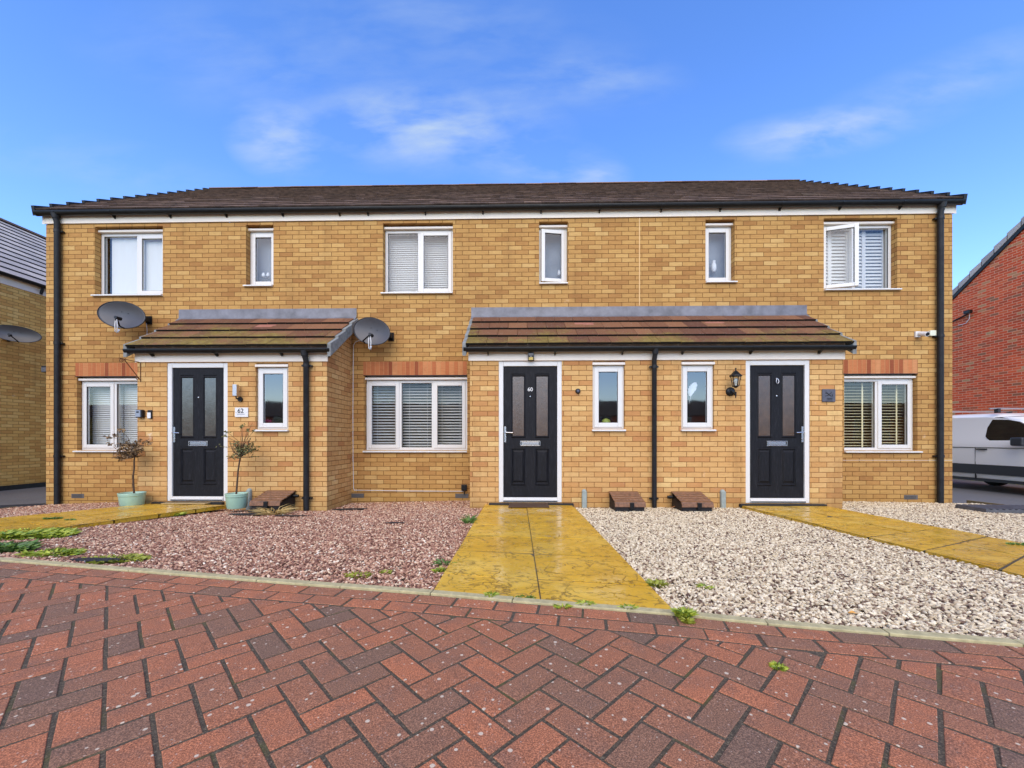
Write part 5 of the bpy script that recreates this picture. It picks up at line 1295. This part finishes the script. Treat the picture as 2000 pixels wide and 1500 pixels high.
for x, l in ((-4.07, 'grey-green cable cover on the wall behind the right-hand potted tree'), (.934, 'grey-green cable cover between door 60 and the meter box'), (2.95, 'grey-green cable cover left of the right-hand door')):
    m = M(); n = 8; pf = [(-.036, 0)]+[(-.036+.018*(1-cos(pi/2*k/4))*1.0, -.030-.018*sin(pi/2*k/4)) for k in range(5)]+[(.018+.018*sin(pi/2*k/4), -.030-.018*cos(pi/2*k/4)) for k in range(5)]+[(.036, 0)]
    m.prism(pf, lambda a, b_, d: (x+a, YF-.001+b_, d), -.2, .20); m.lathe((x, YF-.001, .20), [(.036, -.01), (.036, 0), (.028, .018), (.012, .028)], 20)
    m.tube([(x, YF-.049, .03), (x, YF-.053, .03)], .005, 8)
    tag(rebase(m.build('cable_cover', GPL, bevel=.002), (x, YF-.02, -.05)), l, 'cable cover', 'grey cable covers at the foot of the porches')

# door mats and thresholds on the ground
def mat_(name, u0, u1, v0, v1, mt, label, cat, th=.012, skew=0):
    a, b_ = PG(u0, v1, pathz), PG(u1, v0, pathz); yb = min(b_.y, YF-.02); x0, x1 = X(u0, a.y), X(u1, a.y)
    m = M(); z = pathz(x0, a.y)+.004; m.hexa([(x0, a.y+skew, z), (x1, a.y, z), (x1+skew*.3, yb, z), (x0-skew*.3, yb, z), (x0, a.y+skew, z+th), (x1, a.y, z+th), (x1+skew*.3, yb, z+th), (x0-skew*.3, yb, z+th)])
    return tag(rebase(m.build(name, mt, bevel=.004), ((x0+x1)/2, a.y, z)), label, cat)
mat_('door_mat', 993, 1073, 985, 992, MATB, 'brown coir mat on the yellow path at door 60', 'door mat')
mat_('door_mat', 312, 400, 982, 985.5, MATC, 'beige coir mat at the door nearest plaque 62', 'door mat', skew=.02)
for (u0, u1, l) in ((955, 1120, 'dark threshold strip under door 60'), (1445, 1612, 'dark threshold strip under the right-hand door'), (299, 436, 'dark threshold strip under the left-hand door')):
    x0, x1 = X(u0, YF-.03), X(u1, YF-.03); m = M(); m.box(x0, x1, YF-.065, YF-.002, -.02, .022)
    tag(rebase(m.build('threshold_strip', RUB, bevel=.004), ((x0+x1)/2, YF-.03, 0)), l, 'door strip')

# ribbed dark board lying on the right-hand gravel, timber edging, black sheet at the far left
a = PG(1910, 1001.5); m = M(); z = a.z+.02; w, d = 1.1, .40; a.x += .07
ang = radians(-4); 
def rot(px, py): return (a.x+px*cos(ang)-py*sin(ang), a.y+px*sin(ang)+py*cos(ang))
def bx(px0, px1, py0, py1, z0, z1):
    c4 = [rot(px0, py0), rot(px1, py0), rot(px1, py1), rot(px0, py1)]; m.hexa([(p[0], p[1], z0) for p in c4]+[(p[0], p[1], z1) for p in c4])
bx(0, w, -.04, d, z-.03, z+.028)
k = 0.0
while k < w-.03: bx(k+.008, k+.052, -.035, d-.005, z+.028, z+.042); k += .08
tag(rebase(m.build('ribbed_board', simple('charcoal_plastic', lin(84, 84, 86), .5, n_scale=10, n_amt=.3), bevel=.002), (a.x+.4, a.y+.2, a.z)), 'charcoal ribbed plastic board lying on the cream gravel at the right', 'board')
m = M(); 
for k in range(5):
    y0_, y1_ = 2.2+k*1.0, 3.19+k*1.0; z = garden(XR, (y0_+y1_)/2); m.hexa([(XR, y0_, z-.3), (XR+.03, y0_, z-.3), (XR+.03, y1_, z-.3), (XR, y1_, z-.3), (XR, y0_, garden(XR, y0_)+.035), (XR+.03, y0_, garden(XR, y0_)+.035), (XR+.03, y1_, garden(XR, y1_)+.035), (XR, y1_, garden(XR, y1_)+.035)])
tag(rebase(m.build('timber_edging', TIMB, bevel=.002), (XR, 5, -.1)), 'weathered timber edging between the cream gravel and the right driveway', 'edging')
m = M(); 
for k in range(6):
    y0_, y1_ = 2.6+k*.75, 3.33+k*.75; m.hexa([(XL-.03, y0_, -.5), (XL, y0_, -.5), (XL, y1_, -.5), (XL-.03, y1_, -.5), (XL-.03, y0_, garden(XL, y0_)+.02), (XL, y0_, garden(XL, y0_)+.02), (XL, y1_, garden(XL, y1_)+.02), (XL-.03, y1_, garden(XL, y1_)+.02)])
tag(rebase(m.build('timber_edging', TIMB, bevel=.002), (XL, 5, -.15)), 'weathered timber edging between the pink gravel and the left driveway', 'edging')
# weed membrane showing through
for i, (u, v, rx, ry, l) in enumerate([(492, 1006, .31, .12, 'torn black weed membrane in the pink gravel below the right-hand potted tree'), (572, 1009, .25, .06, 'strip of black weed membrane before the dark meter box'), (683, 996, .27, .11, 'black weed membrane in the corner beside the left porch'), (770, 1023, .13, .035, 'small black membrane patch in the middle of the pink gravel'), (192, 1096, .20, .06, 'black membrane between two weeds along the kerb')]):
    c = PG(u, v); vs = [(c.x, c.y, garden(c.x, c.y)+.022)]; n = 26; rs = random.Random(i)
    for k in range(n):
        th = 2*pi*k/n; q = 1+.25*mnoise.noise((cos(th)*2, sin(th)*2, i*7)); x, y = c.x+rx*q*cos(th), c.y+ry*q*sin(th); vs.append((x, y, garden(x, y)+.013))
    m = M(); m.raw(vs, [(0, 1+k, 1+(k+1) % n) for k in range(n)], 0, True); tag(rebase(m.build('weed_membrane', FABRIC), c), l, 'weed membrane', 'patches of black weed membrane')
c0 = PG(20, 992); m = M(); pts = [(XL-.6, 6.65), (XW0-.02, 6.98), (XW0+.12, 6.86), (XL-.3, 6.50), (XL-.7, 6.42)]; m.prism([(p[0], p[1]) for p in pts], lambda a, b_, d: (a, b_, d), -.175, -.150)
tag(rebase(m.build('rubber_sheet', FABRIC), (XL-.2, 6.7, -.17)), 'black sheet lying at the foot of the left downpipe', 'sheet')

# ------------------------------------------------------------------ plants
def leafq(m, c, size, rs, asp=2.0, up=0.0):
    d = Vector((rs.gauss(0, 1), rs.gauss(0, 1), rs.gauss(0, .8)+up)).normalized(); s = d.cross(Vector((rs.gauss(0, 1), rs.gauss(0, 1), rs.gauss(0, 1)))).normalized()
    nrm = d.cross(s)*size*.12
    m.raw([c, c+d*size*.5+s*size/asp*.5+nrm, c+d*size, c+d*size*.5-s*size/asp*.5+nrm], [(0, 1, 2), (0, 2, 3)], rs.random()*.96+.02, True)
def potted(px0, px1, vtop, vbot, Yc, trunk, top, crown_c, rad, nleaf, mat, bark, label, seed, lsize, drift=()):
    rs = random.Random(seed); cx = X((px0+px1)/2, Yc); r = (X(px1, Yc)-X(px0, Yc))/2; zt, zb = Z(px0, vtop, Yc), Z(px0, vbot, Yc)
    t = thing('potted_tree', (cx, Yc, zb), label, 'potted tree', 'small trees in sage green pots')
    h = zt-zb; m = M(); m.lathe((cx, Yc, zb), [(r*.80, 0), (r*.86, h*.1), (r*.93, h*.72), (r*.93, h*.76), (r*.97, h*.78), (r*.97, h*.83), (r*.95, h*.86), (r*.985, h*.92), (r, h), (r*.92, h), (r*.90, h*.86)], 40); m.build('pot', POTG, t)
    m = M(); m.lathe((cx, Yc, zb+h*.86), [(r*.9, -.02), (r*.9, 0), (.01, .012)], 24); m.build('soil', SOIL, t)
    m = M(); pts = [P(u, v, Yc) for u, v in trunk]; k = len(pts); m.tube(pts, [.0125-.004*i/(k-1) for i in range(k)], 8)
    base = pts[-1]; cc = P(*crown_c, Yc); rx, rz = rad; tips = []
    for i in range(26):
        th = rs.uniform(0, 2*pi); el = rs.uniform(-.15, 1.1); d = Vector((cos(th)*cos(el)*rx, sin(th)*cos(el)*rx*.8, sin(el)*rz*1.6)); tip = Vector((cc.x, cc.y, base.z))+d*rs.uniform(.75, 1.05)
        mid = base.lerp(tip, .45)+Vector((rs.gauss(0, .015), rs.gauss(0, .015), -.01)); m.tube([base, mid, tip], [.006, .004, .002], 5, cap=False); tips += [(mid, tip)]
        for _ in range(2):
            s2 = mid.lerp(tip, rs.uniform(.2, .8)); t2 = s2+Vector((rs.gauss(0, rx*.3), rs.gauss(0, rx*.3), abs(rs.gauss(0, rz*.3)))); m.tube([s2, t2], [.0028, .0012], 4, cap=False); tips.append((s2, t2))
    for (u, v) in drift:
        tip = P(u, v, Yc-.05); s2 = cc.lerp(tip, .3); m.tube([base, s2, tip], [.005, .003, .0015], 5, cap=False); tips += [(s2.lerp(tip, .75), tip)]*2
    m.build('trunk', bark, t)
    m = M()
    for i in range(nleaf):
        a, b_ = rs.choice(tips); f = rs.uniform(.35, 1.05) if i % 4 else rs.uniform(.85, 1.1); c = a.lerp(b_, f)+Vector((rs.gauss(0, .008), rs.gauss(0, .008), rs.gauss(0, .008)))
        if mnoise.noise((c.x*9, c.y*9, c.z*9)) < -.2: continue
        leafq(m, c, lsize*rs.uniform(.6, 1.25), rs)
    m.build('crown', mat, t)
potted(237, 279, 962, 987, 5.86, [(262, 966), (260.5, 945), (260, 930), (262, 915), (262, 900), (263, 892)], 0, (257, 862), (.20, .17), 900, LEAFB, BARK, 'potted tree with sparse brown leaves, left of the left-hand door', 5, .042, [(211, 854), (222, 850), (236, 840), (293, 865)])
potted(443, 482, 963, 992, 5.74, [(461.5, 966), (463, 945), (465, 920), (468, 900), (469, 893)], 0, (474, 868), (.22, .20), 900, LEAFG, BARK, 'potted tree with sparse olive green leaves, right of the left-hand door', 6, .030, [(474, 829), (493, 826), (497, 840), (441, 842), (470, 832), (484, 838), (437, 851)])

def weed(u, v, rad, h, n, mat, label, cat='weed', fn=garden, wid=.006, seed=0, flat=.5, off=0, name='weed_clump', up=0, w2=1.0):
    c = PG(u, v, fn); rs = random.Random(seed*31+int(u)); m = M()
    for i in range(n):
        th = rs.uniform(0, 2*pi); r = rad*sqrt(rs.random()); b0 = Vector((c.x+r*cos(th)*w2, c.y+r*sin(th)*.8, c.z-.002+off)); L_ = h*rs.uniform(.5, 1.2)
        out = Vector((cos(th)+rs.gauss(0, .5), sin(th)+rs.gauss(0, .5), 0)); out = out.normalized() if out.length > .01 else Vector((1, 0, 0))
        d = (out*flat*rs.uniform(.4, 1.4)+Vector((0, 0, 1))).normalized(); s = d.cross(Vector((rs.gauss(0, 1), rs.gauss(0, 1), .1))).normalized()*wid*rs.uniform(.6, 1.3)
        p1 = b0+d*L_*.55; p2 = b0+d*L_*.9+out*L_*.35*flat-Vector((0, 0, L_*.12))
        m.raw([b0-s*.5, b0+s*.5, p1+s, p1-s, p2], [(0, 1, 2, 3), (3, 2, 4)], rs.random()*.96+.02, True)
    return tag(rebase(m.build(name, mat), c), label, cat)
weed(2, 1052, .10, .08, 420, GRN, 'tall green weeds at the left frame edge, over the near edge of the left path', wid=.012, w2=2.0, flat=1.0)
weed(48, 1048, .27, .055, 2600, GRN, 'largest mat of bright green weeds between the left path and the pink gravel', wid=.011, w2=1.5, flat=1.0)
weed(313, 1009, .15, .085, 700, GRN, 'bright green weed clump at the path edge before the left-hand door', wid=.009, w2=1.7, flat=1.0)
weed(405, 989, .07, .05, 160, GRND, 'low green weeds at the path edge left of the right-hand pot', wid=.008, w2=2.2, flat=1.0)
weed(391, 968, .02, .07, 22, STRAW, 'thin flowering weed sprig rising before the left-hand door', fn=pathz, wid=.004, flat=.3)
weed(12, 1014, .05, .03, 130, GRND, 'small green weed on the back edge of the left path', wid=.007, w2=1.7, flat=1.0)
weed(103, 1013, .05, .025, 140, GRND, 'small green weed in the joint of the left path', wid=.007, fn=pathz, w2=1.8, flat=1.0)
weed(136, 1015.5, .03, .02, 60, GRND, 'tiny weed in the left path, right of the larger joint weed', wid=.006, fn=pathz, w2=1.8, flat=1.0)
weed(8, 1076, .13, .08, 480, GRND, 'deep green weeds at the left frame edge, in the pink gravel', wid=.012, w2=1.6, flat=1.0)
weed(103, 1084, .11, .05, 420, GRN, 'flat green weed in the pink gravel left of the black membrane', wid=.010, w2=1.8, flat=1.2)
weed(227, 1095, .11, .04, 420, MOSS, 'yellow-green weed mat along the kerb right of the black membrane', wid=.009, w2=2.0, flat=1.2)
weed(700, 1127, .045, .035, 150, MOSS, 'small yellow-green weed in the pink gravel near the kerb', wid=.006, w2=1.5, flat=1.0)
weed(754, 1121, .028, .03, 90, MOSS, 'little tuft in the pink gravel, left of the centre path weeds', wid=.006, flat=.9)
weed(917, 1023, .04, .14, 50, GRND, 'upright green weed against the left edge of the centre path, nearest the door', wid=.009, flat=.7)
weed(871, 1103, .05, .05, 110, GRND, 'dark green grassy tuft overhanging the left edge of the centre path', wid=.006, w2=1.3, flat=1.2)
weed(858, 1118, .03, .045, 70, GRN, 'bright green weed at the left edge of the centre path, nearest the kerb', wid=.007, flat=.7)
weed(960, 1165, .022, .03, 70, GRN, 'bright green weed between kerb and centre path, leftmost of the row', wid=.005, flat=1.0, fn=pathz)
weed(1018, 1168, .035, .014, 110, GRND, 'low weeds along the kerb at the middle joint of the centre path', wid=.005, flat=1.2, w2=2.2, fn=pathz)
weed(1099, 1186, .026, .022, 80, GRN, 'green weed on the paving side of the kerb before the centre path', wid=.005, flat=1.2, w2=1.3, fn=pave)
weed(1143, 1180, .03, .022, 90, GRN, 'green weed between kerb and centre path, right of the middle joint', wid=.005, flat=1.2, w2=1.4, fn=pathz)
weed(1230, 1188, .03, .022, 80, GRN, 'green weed at the kerb near the right corner of the centre path', wid=.005, flat=1.2, w2=1.3, fn=pathz)
weed(1283, 1146, .045, .05, 150, MOSS, 'olive weed clump in the cream gravel against the right edge of the centre path', wid=.006, flat=.8)
weed(1376, 1150, .03, .035, 60, GRN, 'small green sprig alone in the cream gravel', wid=.006, flat=.9)
weed(1337, 1204, .03, .05, 140, GRN, 'leafy weed straddling the kerb just right of the centre path', wid=.007, flat=.8, fn=pathz)
weed(1343, 1216, .02, .03, 70, MOSS, 'mossy brown tuft on the paving side of the kerb, right of the centre path', wid=.006, flat=.8, fn=pave)
weed(1640, 1035, .06, .03, 150, GRN, 'flat green weed on the near edge of the right path', wid=.008, w2=1.9, flat=1.2)
weed(1520, 1303, .022, .016, 90, GRN, 'single bright green weed in a joint of the block paving', wid=.005, flat=1.4, fn=pave)
weed(1990, 998, .08, .06, 150, GRN, 'green weed behind the ribbed board at the right frame edge', wid=.012, w2=1.6, flat=1.0)
weed(1988, 1063, .04, .02, 90, GRND, 'small weed in the joint of the right path near the frame edge', wid=.006, w2=2, flat=1.2, fn=pathz)
weed(535, 1006, .07, .20, 150, STRAW, 'dry straw-coloured grass tuft before the dark meter box', 'dry grass', wid=.005, flat=1.6, name='dry_grass', w2=1.5)
m = M(); rs = random.Random(3)
for i in range(5200):
    x = rs.uniform(13.2, 14.28); y = rs.uniform(9, 15); L_ = rs.uniform(.06, .22); b0 = Vector((x, y, -.24)); d = Vector((rs.gauss(0, .4), rs.gauss(0, .4), 1)).normalized(); s = Vector((rs.gauss(0, 1), rs.gauss(0, 1), 0)).normalized()*.012
    m.raw([b0-s, b0+s, b0+d*L_], [(0, 1, 2)], rs.random()*.96+.02)
tag(m.build('grass', GRN), 'rough grass strip at the foot of the red brick gable behind the van', 'grass', kind='stuff')
c = PG(1665, 1203.5); m = M(); m.raw([c+Vector(p) for p in [(-.022, 0, .014), (-.008, -.013, .021), (.02, -.008, .017), (.024, .003, .014), (.006, .012, .024), (-.012, .010, .018)]], [(0, 1, 2, 3, 4, 5)], .5)
tag(rebase(m.build('fallen_leaf', simple('orange_leaf', lin(206, 150, 66), .6)), c), 'single orange fallen leaf on the cream gravel near the kerb', 'leaf')
c = PG(1314, 994.5); m = M(); m.raw([c+Vector(p) for p in [(-.05, -.01, .02), (0, -.02, .03), (.06, 0, .06), (.05, .02, .05), (0, .02, .03)]], [(0, 1, 2, 3, 4)], .5)
tag(rebase(m.build('fallen_leaf', simple('tan_leaf', lin(190, 130, 78), .6)), c), 'tan fallen leaf lying between the two central meter boxes', 'leaf')

# ------------------------------------------------------------------ things standing inside the windows
def plume(c, s, mat, label, name, cat, lean=.4, seed=1):
    rs = random.Random(seed); m = M()
    m.tube([c+Vector((-s*.35*lean*2, 0, -s)), c], [.003, .003], 6)
    for i in range(160):
        t = rs.random(); ax = c+Vector((lean*s*(t-.5)*.9, 0, s*(t-.45)*1.0)); w = s*.32*sin(pi*min(1, .12+t*.8))
        d = Vector((rs.choice((-1, 1))*w*rs.uniform(.6, 1), rs.uniform(-.01, .01), w*.5)); q = Vector((0, 0, s*.045)); m.raw([ax-q, ax+q, ax+d+q*.3, ax+d-q], [(0, 1, 2, 3)], 0, True)
    return tag(rebase(m.build(name, mat), c-Vector((0, 0, s))), label, cat)
FEA = simple('white_feather', (.72, .74, .76), .7)
plume(P(1353, 762, YF+.14), .20, FEA, 'white feather plume standing behind the narrow window left of the lantern', 'feather_ornament', 'ornament')
c = P(1183.5, 826, YF+.16); m = M(); m.lathe((c.x, c.y, c.z-.05), [(.02, 0), (.055, .02), (.068, .06), (.058, .095), (.02, .115)], 20); tag(rebase(m.build('green_ornament', simple('yellow_green_ornament', lin(158, 170, 78), .5, n_scale=30, n_amt=.3)), c), 'round yellow-green ornament on the sill of the narrow window by the round doorbell', 'ornament')
c = P(523, 822, YF+.16); m = M(); rs = random.Random(2)
for i in range(40): leafq(m, c+Vector((rs.gauss(0, .02), rs.gauss(0, .02), rs.gauss(0, .02)-.02)), .04, rs)
tag(rebase(m.build('flower', simple('magenta_petal', lin(176, 44, 112), .5)), c), 'small magenta flower in the lower corner of the window beside plaque 62', 'flower')
# vases right behind obscured glass upstairs
def vase(c, r, h, name, label, mat):
    m = M(); m.lathe((c.x, c.y, c.z), [(r*.6, 0), (r, h*.25), (r*.9, h*.6), (r*.55, h*.85), (r*.7, h)], 18)
    return tag(rebase(m.build(name, mat), c), label, 'ornament')
vase(P(1394, 531, YB+.20), .045, .19, 'white_vase', 'white vase on the sill of the narrow upper window above the lantern', FEA)
vase(P(1092, 538, YB+.20), .028, .09, 'white_window_shape', 'small white shape standing for a highlight in the upper window ajar above door 60', FEA)  # added vase shape stands for a white highlight in the glass
for u, l in ((515, 'round white ornament in the narrow upper window nearest the left dish, left of its twin'), (524, 'round white ornament in the narrow upper window nearest the left dish, right of its twin')):
    vase(P(u, 541, YB+.20), .032, .07, 'white_window_shape', l, FEA)
